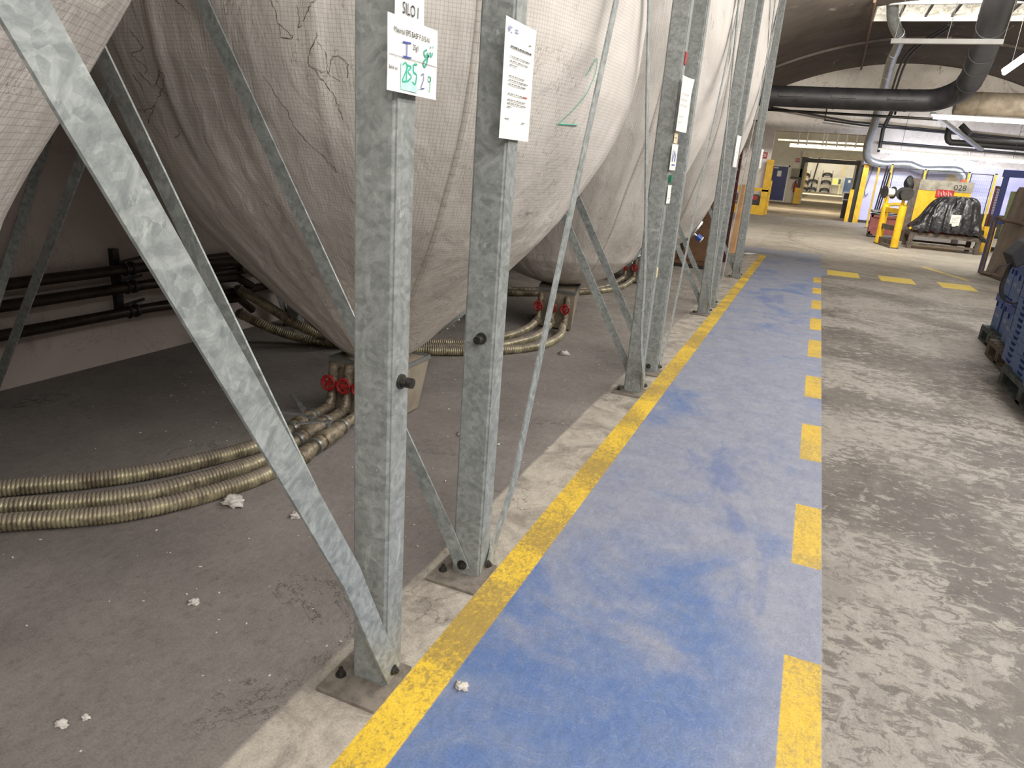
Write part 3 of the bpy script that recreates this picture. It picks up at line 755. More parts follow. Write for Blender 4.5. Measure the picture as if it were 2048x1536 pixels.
# discharge boxes under the bags, three valves each
HW = []
def handwheel(parent, c, nrm, O, r=.036):
    bm = bmesh.new(); ring(bm, c, nrm, r, .0085, 24, 8)
    nrm = Vector(nrm).normalized(); u = nrm.orthogonal().normalized(); v = nrm.cross(u); c = Vector(c)
    for k in range(5):
        a = 2 * PI * k / 5; d = u * math.cos(a) + v * math.sin(a)
        bar(bm, c, c + d * r, .011, .006, nrm)
    cyl(bm, c - nrm * .006, c + nrm * .008, .014, 12)
    bmesh.ops.translate(bm, verts=bm.verts[:], vec=-O)
    return finish('handwheel', bm, REDH, parent, smooth=40)
for i in (1, 2, 3):
    yc = SILOS[i]['yc']
    bx = empty('discharge_box', (XC, yc, 0), label=['', 'grey tapered metal outlet box behind the nearest post, red handwheels on its left side',
               'grey metal outlet box with three red handwheels in a row under the crumpled third bag', 'grey metal outlet box low down beyond the blue capped sensor'][i], cat='valve box', group='outlet boxes under the bags')
    O = Vector(bx.location)
    def part(name, bm, mat, parent=bx, **k):
        bmesh.ops.translate(bm, verts=bm.verts[:], vec=-O); return finish(name, bm, mat, parent, **k)
    bm = bmesh.new()
    t0 = [(-.14, -.42), (.37, -.42), (.37, .16), (-.14, .16)]; b0 = [(-.08, -.38), (.27, -.38), (.27, .10), (-.08, .10)]
    if i == 1: t0 = [(-.17, -.2), (.235, -.2), (.235, .155), (-.17, .155)]; b0 = [(-.15, -.18), (.195, -.18), (.195, .115), (-.15, .115)]
    if i >= 2: t0 = [(-.02, -.48), (.315, -.48), (.17, .16), (-.2, .16)]; b0 = [(-.0, -.47), (.30, -.47), (.13, .02), (-.15, .02)]
    zt = .31 if i == 1 else .335
    A = [bm.verts.new((XC + x, yc + y, .012)) for x, y in b0]; Cc = [bm.verts.new((XC + x, yc + y, zt)) for x, y in t0]
    bm.faces.new(list(reversed(A))); bm.faces.new(Cc)
    for k in range(4): bm.faces.new((A[k], A[(k + 1) % 4], Cc[(k + 1) % 4], Cc[k]))
    bmesh.ops.recalc_face_normals(bm, faces=bm.faces[:])
    part('body', bm, pbr('dusty_outlet_steel', (150, 140, 124), .6, .2, .15, 5) if i == 1 else bpy.data.materials['dusty_outlet_steel'], bevel=.004)
    bm = bmesh.new()
    for a in range(4):
        p, q = t0[a], t0[(a + 1) % 4]; bar(bm, (XC + p[0], yc + p[1], zt), (XC + q[0], yc + q[1], zt), .012, .022, (0, 0, 1))
    part('rim', bm, GREYD)
    xs3 = [XC + .02, XC + .145, XC + .26] if i >= 2 else [XC - .115, XC - .02, XC + .075]
    if i == 3: xs3 = [XC + .0, XC + .12, XC + .24]
    yf = yc + t0[0][1]
    for x in xs3:
        bm = bmesh.new()
        cyl(bm, (x, yf + .02, .285), (x, yf - .035, .285), .026, 16); tube(bm, [(x, yf - .035, .31), (x, yf - .04, .25)], .026, 16)
        cyl(bm, (x, yf - .04, .25), (x, yf - .04, .242), .030, 16)
        tube(bm, [(x, yf - .04, .25), (x, yf - .042, .215), (x, yf - .05, .175), (x, yf - .055, .12), (x, yf - .075, .085)], [.020, .028, .022, .026, .028], 14)
        v = part('valve', bm, BRASS, smooth=40)
        handwheel(v, (x, yf - .085, .205), (.1, -1, .05), O)
        bm = bmesh.new(); cyl(bm, (x, yf - .04, .21), (x, yf - .085, .205), .007, 8); part('spindle', bm, BRASS, v)

# ------------------------------------------------------------------ hoses
def hose(name, pts, r, label, group, ends=True, mat=HOSE, pitch=.0145, reducer=None):
    P = catmull(pts, pitch / 4)
    rr = [r * (1.02, 1.04, 1.02, .88)[k % 4] for k in range(len(P))]
    o0 = Vector((P[0].x, P[0].y, 0))
    rt = empty(name, o0, label=label, cat='hose', group=group)
    bm = bmesh.new(); tube(bm, [p - o0 for p in P], rr, 16); finish('corrugated_tube', bm, mat, rt, smooth=60)
    if ends:
        for (a, b) in ((P[-1], P[-12]), (P[0], P[12])):
            d = (b - a).normalized(); bm = bmesh.new(); tube(bm, [a - o0 - d * .02, a - o0 + d * .035], r * 1.15, 16); cyl(bm, a - o0 + d * .008 + Vector((0, 0, r)), a - o0 + d * .02 + Vector((0, 0, r * 1.5)), .007, 6)
            finish('hose_clamp', bm, BRASS, rt, smooth=40)
    return rt
rh = .033
GA = 'spiral hoses running left from the nearest outlet box'
hose('metal_hose', [(-3.5, .95, rh), (-3.05, 1.2, rh), (-2.69, 1.51, rh), (-2.38, 1.85, rh), (-2.2, 2.25, rh), (-2.165, 2.47, rh + .01)], rh, 'spiral steel hose on the dusty floor at left, rearmost of the three', GA)
hose('metal_hose', [(-3.4, .85, rh), (-2.95, 1.1, rh), (-2.55, 1.42, rh), (-2.23, 1.72, rh), (-2.07, 2.12, rh), (-2.045, 2.35, rh)], rh, 'spiral steel hose on the dusty floor at left, middle one of the three', GA)
hose('metal_hose', [(-3.3, .78, rh), (-2.85, 1.02, rh), (-2.44, 1.35, rh), (-2.13, 1.63, rh), (-1.965, 2.0, rh), (-1.93, 2.34, rh)], rh, 'spiral steel hose on the dusty floor at left, frontmost of the three', GA)
# ball valves joining those hoses to the box
for (x0, y0, x1, y1, lab, ang) in ((-2.165, 2.47, -2.165, 2.86, 'rearmost', -40), (-2.045, 2.35, -2.07, 2.86, 'middle', 25), (-1.93, 2.34, -1.975, 2.86, 'front', 60)):
    a = Vector((x0, y0, rh + .005)); b = Vector((x1, y1, .075)); d = (b - a)
    rt = empty('ball_valve', (x0, y0, 0), label='grimy lever valve on the %s of three floor hoses at left' % lab, cat='valve', group='lever valves on the floor hoses')
    O = Vector(rt.location)
    def P_(k): return a + d * k - O
    bm = bmesh.new()
    tube(bm, [P_(-.05), P_(.12), P_(.121), P_(.2), P_(.201), P_(.3), P_(.3001), P_(.55), P_(.5501), P_(.68), P_(.681), P_(1.02)], [.036, .036, .028, .028, .037, .037, .043, .043, .036, .036, .026, .026], 18)
    finish('valve_body', bm, BRASS, rt, smooth=35)
    for k in (.2, .64):
        bm = bmesh.new(); dd = d.normalized(); tube(bm, [P_(k) - dd * .006, P_(k) + dd * .006], .041, 18); finish('ring_clamp', bm, GREYD, rt, smooth=35)
    bm = bmesh.new(); c = P_(.42) + Vector((0, 0, .04)); cyl(bm, c, c + Vector((0, 0, .035)), .012, 10)
    cyl(bm, c + Vector((0, 0, .03)), c + Vector((0, 0, .042)), .017, 6)
    l = Matrix.Rotation(R(ang), 3, 'Z') @ Vector((-.16, -.02, 0)); h = c + Vector((0, 0, .03))
    sd = l.normalized().cross(Vector((0, 0, 1)))
    bar(bm, h, h + l * .3 + Vector((0, 0, .018)), .026, .005, (0, 0, 1)); bar(bm, h + l * .28 + Vector((0, 0, .017)), h + l + Vector((0, 0, .03)), .02, .005, (0, 0, 1))
    finish('lever', bm, GREYD, rt)
# hoses from the wall pipes to the third silo
GB = 'spiral hoses from the wall pipes to the middle outlet box'
yb3 = SILOS[2]['yc'] - .48
hose('metal_hose', [(-3.71, 3.92, .51), (-3.5, 3.87, .46), (-3.3, 3.84, .37), (-3.12, 3.84, .27), (-3.0, 3.87, .17), (-2.92, 3.98, .09), (-2.78, 4.15, .045), (-2.49, 4.42, .038), (-2.2, 4.68, rh), (-2.09, 5.0, rh), (-2.05, 5.35, rh), (-2.03, yb3 - .1, .07)], rh, 'spiral hose from the top wall pipe, uppermost where it leaves the wall', GB)
hose('metal_hose', [(-3.71, 3.86, .34), (-3.5, 3.81, .31), (-3.33, 3.79, .26), (-3.2, 3.82, .19), (-3.08, 3.95, .10), (-2.93, 4.05, .045), (-2.43, 4.32, rh), (-2.08, 4.62, rh), (-1.92, 5.0, rh), (-1.9, 5.35, rh), (-1.905, yb3 - .1, .07)], rh, 'spiral hose from the middle wall pipe, between two others', GB)
hose('metal_hose', [(-3.71, 3.87, .165), (-3.5, 3.80, .15), (-3.38, 3.85, .10), (-3.28, 3.92, .06), (-3.1, 4.0, rh), (-2.4, 4.24, rh), (-1.97, 4.58, rh), (-1.76, 4.92, rh), (-1.735, 5.3, rh), (-1.79, yb3 - .1, .07)], rh, 'spiral hose from the lowest wall pipe, outermost in the curve at the middle outlet box', GB)
GC = 'spiral hoses leading to the farthest outlet box'
yb4 = SILOS[3]['yc'] - .48
hose('metal_hose', [(-3.7, 6.6, .3), (-3.3, 6.8, .08), (-2.9, 6.99, rh), (-2.5, 7.3, rh), (-2.2, 7.7, rh), (-2.09, 8.14, rh), (-2.05, yb4 - .1, .07)], rh, 'spiral hose passing behind the middle outlet box, upper of two', GC)
hose('metal_hose', [(-3.7, 6.3, .3), (-3.3, 6.5, .08), (-2.8, 6.8, rh), (-2.35, 7.25, rh), (-2.05, 7.75, rh), (-1.95, 8.2, rh), (-1.93, yb4 - .1, .07)], rh, 'spiral hose passing behind the middle outlet box, lower of two', GC)
# ------------------------------------------------------------------ pipes along the left wall
for k, (z, nm) in enumerate(((.585, 'top'), (.475, 'middle'), (.325, 'bottom'))):
    rt = empty('wall_pipe', (-3.75, 2.9, 0), label='dark steel pipe along the left wall, %s of the three' % nm, cat='pipe', group='three dark pipes on the left wall')
    bm = bmesh.new(); tube(bm, [(0, -6.5, z), (0, 4.2, z)], .031, 18); finish('pipe', bm, PIPED, rt, smooth=40)
    bm = bmesh.new(); tube(bm, [(0, .2, z), (.03, .55, z - .01), (.04, .95, z - .04), (.02, 1.1, z - (.085 if k == 0 else .12 if k == 1 else .15))], .029, 16); finish('branch_pipe', bm, PIPED, rt, smooth=40)
    for y in (.12, .42):
        bm = bmesh.new(); tube(bm, [(0, y, z), (0, y + .02, z)], .040, 18); cyl(bm, (0, y + .01, z + .036), (0, y + .01, z + .062), .008, 8); finish('pipe_coupling', bm, DARKST, rt, smooth=40)
    bm = bmesh.new(); bar(bm, (0.0, .05, z + .045), (.0, .2, z + .062), .018, .005, (1, 0, 0)); finish('cable_tie', bm, BLK, rt)
rt = empty('pipe_bracket', (-3.82, 2.98, 0), label='upright slotted bracket holding the three wall pipes', cat='bracket')
bm = bmesh.new(); box(bm, (-.03, -.02, .28), (.012, .02, .70)); finish('rail', bm, DARKST, rt, bevel=.002)
for z in (.585, .475, .325):
    bm = bmesh.new(); ring(bm, (.07, 0, z), (0, 1, 0), .036, .006, 20, 6); bar(bm, (.0, 0, z), (.036, 0, z), .02, .006, (0, 1, 0)); finish('pipe_ring', bm, DARKST, rt, smooth=40)

# ------------------------------------------------------------------ writing
def text_bm(txt, size):
    cu = bpy.data.curves.new('t', 'FONT'); cu.body = txt; cu.size = size; cu.align_x = 'LEFT'; cu.resolution_u = 3
    ob = bpy.data.objects.new('t', cu); COL.objects.link(ob)
    bpy.context.view_layer.update()
    me = bpy.data.meshes.new_from_object(ob.evaluated_get(bpy.context.evaluated_depsgraph_get()))
    bm = bmesh.new(); bm.from_mesh(me)
    bpy.data.objects.remove(ob); bpy.data.curves.remove(cu); bpy.data.meshes.remove(me)
    return bm
def place(bm, org, ux, uy, squash=1.0):
    ux = Vector(ux).normalized(); uy = Vector(uy).normalized(); n = ux.cross(uy)
    m = Matrix(((ux.x * squash, uy.x, n.x, org[0]), (ux.y * squash, uy.y, n.y, org[1]), (ux.z * squash, uy.z, n.z, org[2]), (0, 0, 0, 1)))
    bmesh.ops.transform(bm, matrix=m, verts=bm.verts[:]); return bm
def stroke_bm(strokes, w):
    bm = bmesh.new()
    for q_, st in enumerate(strokes):
        P = catmull([(a, b, 0) for a, b in st], .004) if len(st) > 2 else [Vector((a, b, 0)) for a, b in st]
        for p in P: p.z = .00005 * (q_ % 8)
        prev = None
        for k, p in enumerate(P):
            d = (P[min(k + 1, len(P) - 1)] - P[max(k - 1, 0)]).normalized(); s = Vector((-d.y, d.x, 0)) * w / 2
            row = (bm.verts.new(p - s), bm.verts.new(p + s))
            if prev: bm.faces.new((prev[0], row[0], row[1], prev[1]))
            prev = row
    return bm
def sheet(name, label, cat, org, ux, uy, w, h, mat=PAPER, curl=0.0, group=None):
    """a thin sheet; org is its lower left corner, writing direction ux"""
    ux = Vector(ux).normalized(); uy = Vector(uy).normalized(); n = ux.cross(uy)
    rt = empty(name, org, label=label, cat=cat, group=group)
    bm = bmesh.new(); N = 10; th = .0006
    g = {}
    for i in range(N + 1):
        for j in range(N + 1):
            a, b = i / N, j / N
            lift = curl * ((a - .5) ** 2 * 4 * .5 + max(0, b - .75) * 1.5 * a) + .0006 * math.sin(7 * a + 5 * b)
            for k in (0, 1): g[i, j, k] = bm.verts.new(ux * (a * w) + uy * (b * h) + n * (lift + k * th))
    for i in range(N):
        for j in range(N):
            bm.faces.new((g[i, j, 1], g[i + 1, j, 1], g[i + 1, j + 1, 1], g[i, j + 1, 1])); bm.faces.new((g[i, j, 0], g[i, j + 1, 0], g[i + 1, j + 1, 0], g[i + 1, j, 0]))
    for i in range(N):
        bm.faces.new((g[i, 0, 0], g[i + 1, 0, 0], g[i + 1, 0, 1], g[i, 0, 1])); bm.faces.new((g[i, N, 0], g[i, N, 1], g[i + 1, N, 1], g[i + 1, N, 0]))
        bm.faces.new((g[0, i, 0], g[0, i, 1], g[0, i + 1, 1], g[0, i + 1, 0])); bm.faces.new((g[N, i, 0], g[N, i + 1, 0], g[N, i + 1, 1], g[N, i, 1]))
    finish('paper', bm, mat, rt, smooth=40)
    def T(txt, x, y, size, m, sq=1.0, nm='printed_text'): return finish(nm, place(text_bm(txt, size), ux * x + uy * y + n * (.0022 + curl * .3), ux, uy, sq), m, rt)
    def S(st, wd, m, nm='handwriting', z=.0026): return finish(nm, place(stroke_bm(st, wd), n * (z + curl * .3), ux, uy), m, rt)
    return rt, T, S
xs = FX + .0525
# the two sheets on the nearest post (they face the aisle)
tl = .02
rt, T, S = sheet('silo_sign', 'laminated sheet reading SILO I above the material sheet on the nearest post', 'sign', (xs + .012, 1.288, 1.60), (0, 1, 0), (0, 0, 1), .112, .148, PAPER, .0)
T('SILO I', .026, .038, .030, INKB, .82)
rt, T, S = sheet('material_sheet', 'laminated sheet reading Material EPS with green handwriting on the nearest post', 'sign', (xs + .014, 1.262, 1.492), (0, 1, .0), (0, 0, 1), .196, .138, PAPER, .0)
T('Material EPS BASF F 015-N', .020, .108, .0145, INKB, .86)
T('25g/l', .092, .086, .0145, INKB, .8)
S([[(.004, .066), (.192, .066)]], .0008, INKB, 'ruled_line')
T('Bef\u00fcllt am:', .004, .040, .0095, INKB, .8)
S([[(.052, .094), (.084, .096)], [(.068, .094), (.068, .068)], [(.054, .068), (.086, .069)]], .003, INKU)
S([[(.148, .094), (.136, .088), (.142, .08), (.154, .088), (.15, .07), (.142, .06), (.134, .066), (.148, .078), (.158, .084)], [(.163, .092), (.164, .084), (.170, .086), (.172, .092)], [(.162, .1), (.164, .102)], [(.172, .102), (.174, .104)]], .0042, INKT)
S([[(.048, .031), (.113, .031)]], .050, INKL, 'marker_smear', .0021)
S([[(.054, .052), (.064, .058), (.072, .05), (.062, .036), (.054, .022), (.074, .024)], [(.070, .056), (.068, .024)], [(.070, .054), (.086, .052), (.074, .042), (.088, .034), (.074, .024)], [(.110, .060), (.096, .058), (.096, .044), (.108, .04), (.104, .022), (.094, .024)], [(.091, .024), (.092, .025)]], .0036, INKT)
S([[(.118, .012), (.120, .014)], [(.128, .042), (.136, .046), (.138, .036), (.130, .022), (.128, .016), (.142, .018)]], .0022, INKU)
S([[(.166, .042), (.158, .044), (.158, .034), (.168, .036), (.168, .044), (.164, .012)], [(.153, .016), (.154, .017)]], .0022, INKT)
# notice on the second post
rt, T, S = sheet('notice_sheet', 'long laminated notice with a small blue logo, hanging on the second post', 'notice', (xs + .009, 1.815, 1.432), (0, 1, .0), (0, 0, 1), .21, .297, PAPER, .006)
T('hFC', .014, .262, .022, INKU, .8, 'logo'); S([[(.062, .274), (.082, .274)], [(.062, .268), (.086, .268)]], .002, INKU, 'logo_lines')
def lines(S, rows, wd=.0026, mat=INKG, nm='printed_lines'):
    st = []
    for (x0, x1, y) in rows:
        x = x0
        while x < x1:
            w = random.uniform(.006, .022); st.append([(x, y), (min(x + w, x1), y)]); x += w + .004
    S(st, wd, mat, nm)
lines(S, [(.04, .185, .232)], .0036, INKB, 'heading_lines'); S([[(.04, .229), (.19, .229)]], .0008, INKB, 'underline')
lines(S, [(.04, .18, .208), (.04, .17, .197), (.04, .09, .187), (.04, .15, .160), (.04, .175, .150), (.04, .165, .140), (.04, .15, .116), (.04, .165, .101), (.04, .17, .092), (.04, .07, .083), (.03, .06, .052), (.15, .175, .048), (.165, .185, .252)])
S([[(.150, .116), (.178, .116)]], .003, INKR, 'red_words')
# papers and stickers on the later posts
def small(name, label, cat, y, z, w, h, mat, dx=.004, tilt=0.0, curl=0.0, rows=None):
    rt, T, S = sheet(name, label, cat, (xs + dx, y, z), (tilt, 1, 0), (0, 0, 1), w, h, mat, curl)
    if rows: lines(S, rows)
    return rt, T, S
small('notice_sheet', 'curling white notice on the third post, highest of its papers', 'notice', 4.22, 1.60, .20, .29, PAPER2, .012, .12, .02, [(.03, .17, .2), (.03, .15, .17), (.03, .16, .14), (.03, .12, .08), (.03, .1, .05)])
small('paper_note', 'small beige note below the curling notice on the third post', 'note', 4.285, 1.535, .075, .062, TANB, .005, .1, 0, [(.01, .05, .03)])
rt, T, S = small('paper_note', 'pale note with blue writing below the beige note on the third post', 'note', 4.25, 1.385, .12, .145, PAPER, .008, .1, 0)
S([[(.03, .11), (.03, .05), (.05, .08), (.06, .11)], [(.07, .1), (.08, .05), (.09, .09)], [(.03, .03), (.09, .03)]], .006, INKU)
rt, T, S = small('tag_card', 'small white tag under the green clip on the third post', 'tag', 4.29, 1.195, .07, .105, PAPER2, .008, .1, 0, [(.02, .05, .03)])
bm = B((-.004, -.02, -.02), (.012, .025, .022)); tag(finish('plastic_clip', bm, GREENC, loc=(xs + .005, 4.325, 1.335), bevel=.003), 'green plastic clip on the third post above a small white tag', 'clip')
bm = B((-.002, -.025, -.03), (.002, .03, .035)); tag(finish('red_sticker', bm, RED, loc=(xs + .003, 4.325, 1.985)), 'red sticker high on the aisle side of the third post', 'sticker')
bm = B((-.002, -.02, -.03), (.002, .02, .03)); tag(finish('tape_patch', bm, TANB, loc=(xs + .003, 4.325, .78)), 'small cream tape patch low on the third post', 'tape')
small('notice_sheet', 'narrow white notice hanging on the post before the farthest frame', 'notice', 7.34, 1.46, .17, .29, PAPER, .012, .1, .01, [(.03, .14, .2), (.03, .12, .14)])
small('notice_sheet', 'small white notice on the farthest post of the row', 'notice', 10.47, 1.50, .14, .25, PAPER, .010, .1, .01)

# ------------------------------------------------------------------ bits on the floor
FLUFF = pbr('dusty_foam_fluff', (190, 184, 178), .9, 0, .1, 60)
def fluff(x, y, s, label, seed):
    bm = bmesh.new(); bmesh.ops.create_icosphere(bm, subdivisions=3, radius=1)
    for v in bm.verts:
        k = 1 + .75 * mn.noise(v.co * 1.8 + Vector((seed, 0, 0))) + .4 * mn.noise(v.co * 4 + Vector((0, seed, 0)))
        v.co = Vector((v.co.x * s * k * 1.3, v.co.y * s * k, max(0, v.co.z * s * .55 * k + s * .3)))
    o = finish('foam_tuft', bm, FLUFF, smooth=True, loc=(x, y, .0005)); tag(o, label, 'lint', 'foam tufts lying on the floor')
fluff(-.65, 1.42, .014, 'white foam tuft lying on the blue lane near the nearest post', 1)
fluff(-1.91, 1.9, .034, 'largest grey foam tuft lying in front of the left hoses', 2)
fluff(-1.64, 1.94, .018, 'grey foam tuft right of the largest one, before the nearest post', 3)
fluff(-1.45, .86, .012, 'foam tuft at the bottom left, the left one of a close pair', 4)
fluff(-1.42, .90, .008, 'tiny foam tuft at the bottom left, the right one of a close pair', 5)
fluff(-1.55, 1.36, .014, 'foam tuft on the dark floor left of the long flat bar foot', 6)
fluff(-1.45, 3.05, .03, 'foam tuft on the floor between the first two posts', 7)
fluff(-1.55, 4.9, .03, 'reddish grey foam tuft right of the middle outlet box', 8)
bm = bmesh.new(); rnd = random.Random(3)
for k in range(620):
    x = rnd.uniform(-3.4, -.82); y = rnd.uniform(.5, 9.5); s = rnd.uniform(.0012, .0032) * (1 + y * .12) * (1.9 if rnd.random() < .06 else 1)
    if x > -1 and rnd.random() < .5: continue
    m_ = Matrix.Translation((x, y, s * .6)) @ Matrix.Rotation(rnd.uniform(0, 6), 4, 'Z') @ Matrix.Diagonal((s * rnd.uniform(1, 2.2), s, s * .6, 1))
    bmesh.ops.create_icosphere(bm, subdivisions=1, radius=1, matrix=m_)
tag(finish('foam_bead_litter', bm, FLUFF), 'scattered foam beads and crumbs over the dusty floor below the silos', 'litter', kind='stuff')
rt, T, S = sheet('paper_scrap', 'white paper scrap on the floor at the end of the yellow line', 'paper', (-1.1, 13.9, .004), (1, 0, 0), (.2, 1, 0), .17, .3, PAPER2, .01)

# ------------------------------------------------------------------ cabinet behind the last silo
rt = empty('brown_cabinet', (-1.75, 10.95, 0), label='brown steel cabinet with maroon uprights standing behind the farthest silo', cat='cabinet')
bm = B((-.55, 0, .03), (.42, .5, 1.75)); finish('body', bm, BRN, rt, bevel=.01)
bm = bmesh.new(); box(bm, (-.5, -.02, .12), (-.03, .0, 1.68)); box(bm, (.0, -.02, .12), (.38, .0, 1.68)); finish('door', bm, BRN, rt, bevel=.006)
bm = bmesh.new()
for z in [.15 + .1 * k for k in range(15)]: box(bm, (-.045, -.045, z), (.015, -.02, z + .055))
finish('hinge_strip', bm, DARKST, rt, bevel=.003)
bm = bmesh.new(); box(bm, (.42, -.03, 0), (.52, .55, 1.95)); box(bm, (.42, .45, 1.85), (.52, 1.3, 1.95)); box(bm, (.42, 1.25, 0), (.52, 1.35, 1.95))
finish('maroon_frame', bm, MAR, rt)
bm = bmesh.new()
for k in range(9): box(bm, (.44, .6, .2 + k * .18), (.50, 1.25, .24 + k * .18))
finish('rung', bm, DARKST, rt)
bm = B((-.58, -.04, 0), (.45, .52, .05)); finish('plinth', bm, DARKST, rt)
tag(finish('plywood_board', B((-1.2, 12.3, .15), (-1.12, 12.75, 1.25)), WOOD, bevel=.002), 'light plywood board standing upright beyond the brown cabinet', 'board')

# ------------------------------------------------------------------ yellow guards at the far gateway
rt = empty('gate_guard', (-1.97, 30.7, 0), label='tall yellow painted guard on the left side of the far gateway', cat='guard', group='yellow guards at the gateway')
bm = B((-.12, -.3, 0), (.13, .1, 2.08)); finish('column_cover', bm, YEL, rt, bevel=.01)
bm = B((.135, -.28, 0), (.2, -.1, 1.3)); finish('edge_strip', bm, YEL, rt, bevel=.01)
rt = empty('gate_guard', (1.2, 30.55, 0), label='tall yellow and black guard on the right side of the far gateway', cat='guard', group='yellow guards at the gateway')
bm = B((-.12, -.1, 0), (.02, .3, 1.2)); finish('edge_strip', bm, YEL, rt, bevel=.01)
bm = B((.03, -.05, 0), (.16, .35, 2.1)); finish('black_strip', bm, BLK, rt, bevel=.01)
bm = B((.17, -.12, 0), (.36, .3, 2.15)); finish('column_cover', bm, YEL, rt, bevel=.01)
rt = empty('yellow_stand', (-2.25, 29.6, 0), label='low yellow steel stand holding dark equipment by the left gateway guard', cat='stand')
bm = bmesh.new(); box(bm, (-.7, 0, 0), (.42, .5, .35)); box(bm, (.2, 0, .35), (.42, .5, .95)); box(bm, (-.7, 0, .88), (.42, .5, 1.0))
finish('frame', bm, YEL, rt, bevel=.01)
bm = bmesh.new(); box(bm, (-.65, .05, .36), (.18, .45, .7)); cyl(bm, (.0, .02, .62), (.0, .3, .62), .13, 16); finish('machine', bm, DGREY, rt, bevel=.01)
bm = bmesh.new(); cyl(bm, (.0, -.01, .62), (.0, .02, .62), .09, 16); finish('red_hub', bm, RED, rt)
# signs by the gateway
def firesign(x, y, z, s, lab):
    rt = empty('fire_sign', (x, y, z), label=lab, cat='sign', group='red fire point signs')
    finish('board', B((-s / 2, -.012, -s / 2), (s / 2, 0, s / 2)), RED, rt)
    bm = bmesh.new(); ring(bm, (-.02 * s / .2, -.0125, 0), (0, 1, 0), s * .23, s * .04, 18, 6); bar(bm, (-.1 * s, -.014, -.05 * s), (.3 * s, -.014, .3 * s), .06 * s, .003, (0, 1, 0)); bar(bm, (.2 * s, -.014, .3 * s), (.33 * s, -.014, -.3 * s), .06 * s, .003, (0, 1, 0))
    finish('hose_symbol', bm, WHT, rt)
firesign(-2.28, YE, 2.24, .24, 'red fire hose sign on the white wall left of the near gateway')
firesign(-1.58, YW2, 2.58, .24, 'small red fire sign above the grey box beside the blue door')
# blue doors (part of the rooms)
def door(name, x, y, w, h, mat):
    rt = empty(name, (x, y, 0)); tag(rt, kind='structure')
    finish('door_leaf', B((0, -.06, .1), (w, 0, h)), mat, rt, bevel=.008)
    bm = bmesh.new()
    for lo, hi in (((-.08, -.03, 0), (0, 0, h + .1)), ((w, -.03, 0), (w + .08, 0, h + .1)), ((-.08, -.03, h), (w + .08, 0, h + .1))): box(bm, lo, hi)
    finish('door_frame', bm, WHT, rt)
    finish('door_notice', B((w * .36, -.068, h * .72), (w * .62, -.062, h * .88)), PAPER2, rt)
    bm = bmesh.new(); bar(bm, (w * .9, -.09, h * .48), (w * .78, -.09, h * .48), .02, .02, (0, 1, 0)); finish('door_handle', bm, BLK, rt)
    return rt
d = door('door_1', -2.98, YW2, .95, 2.14, BLUD)
bm = bmesh.new(); [box(bm, (.05 + .22 * k, -.065, .02), (.18 + .22 * k, -.01, .09)) for k in range(4)]; finish('door_vent', bm, WHT, d)
finish('door_closer', B((.1, -.1, 2.02), (.38, -.06, 2.08)), PAPER2, d)
d = door('door_2', 2.98, YW3, 1.2, 2.2, BLUD2)
rt = empty('switch_cabinet', (-1.48, YW2, 0), label='grey-green wall cabinet right of the dark blue door', cat='cabinet')
finish('case', B((-.3, -.25, 1.58), (.28, 0, 2.08)), pbr('greygreen_case', (126, 124, 106), .6), rt, bevel=.02)
finish('base', B((-.32, -.26, 1.48), (.26, 0, 1.56)), DARKST, rt)
rt = empty('fire_extinguisher', (-1.45, YW2 - .12, .68), label='red fire extinguisher hanging below the grey-green wall cabinet', cat='extinguisher')
bm = bmesh.new(); tube(bm, [(0, 0, 0), (0, 0, .02), (0, 0, .46), (0, 0, .54), (0, 0, .58)], [.07, .085, .085, .06, .03], 18); finish('cylinder', bm, RED, rt, smooth=40)
bm = bmesh.new(); tube(bm, [(0, 0, .58), (0, 0, .66)], .03, 10); bar(bm, (-.07, 0, .66), (.08, 0, .70), .03, .02, (0, 1, 0)); finish('valve_head', bm, BLK, rt)
bm = bmesh.new(); tube(bm, catmull([(-.03, -.02, .62), (-.13, -.04, .5), (-.14, -.05, .25), (-.16, -.05, .1)], .04), .014, 8); finish('nozzle_hose', bm, BLK, rt, smooth=40)
# steel frame of the second gateway with yellow foot guard
rt = empty('roller_gate', (QX0, YW2 - .1, 0), label='steel door frame with pale roller housing around the second gateway', cat='frame')
finish('upright', B((-.3, -.15, 0), (-.12, .09, 3.0)), DGREY, rt, bevel=.01); finish('upright', B((2.86, -.15, 0), (3.0, .09, 3.0)), DGREY, rt, bevel=.01)
finish('side_rail', B((-.02, -.12, 0), (.08, .09, 2.9)), CREAM, rt); finish('side_rail', B((2.74, -.12, 0), (2.84, .09, 2.9)), CREAM, rt)
finish('roller_housing', B((-.35, -.3, 2.78), (3.05, .09, 3.15)), CREAM, rt, bevel=.03); finish('lower_beam', B((-.3, -.2, 2.5), (3.0, -.05, 2.74)), DGREY, rt, bevel=.02)
tag(finish('foot_guard', B((-1.42, YW2 - .5, 0), (-1.02, YW2 - .3, .95)), YEL, bevel=.01), 'low yellow guard at the left foot of the second gateway', 'guard')
tag(finish('guard_strip', B((-1.02, YW2 - .34, .96), (-.92, YW2 - .26, 2.05)), YEL, bevel=.01), 'thin yellow strip rising above the low guard at the second gateway', 'guard')
# slatted beam over the room
rt = empty('slatted_beam', (-.2, 40, 3.25), label='pale horizontal beam with dark hangers above the passage behind the near gateway', cat='beam')
bm = bmesh.new(); box(bm, (-2.2, -.05, 0), (2.1, .05, .08)); box(bm, (-1.6, -.05, -.28), (2.1, .2, -.1)); finish('rail', bm, CREAM, rt)
for x in (-1.25, -.85, -.1, .05, .55, .95, 1.4):
    finish('hanger', B((x, -.08, -.15), (x + .06, .08, .95)), BLK, rt)
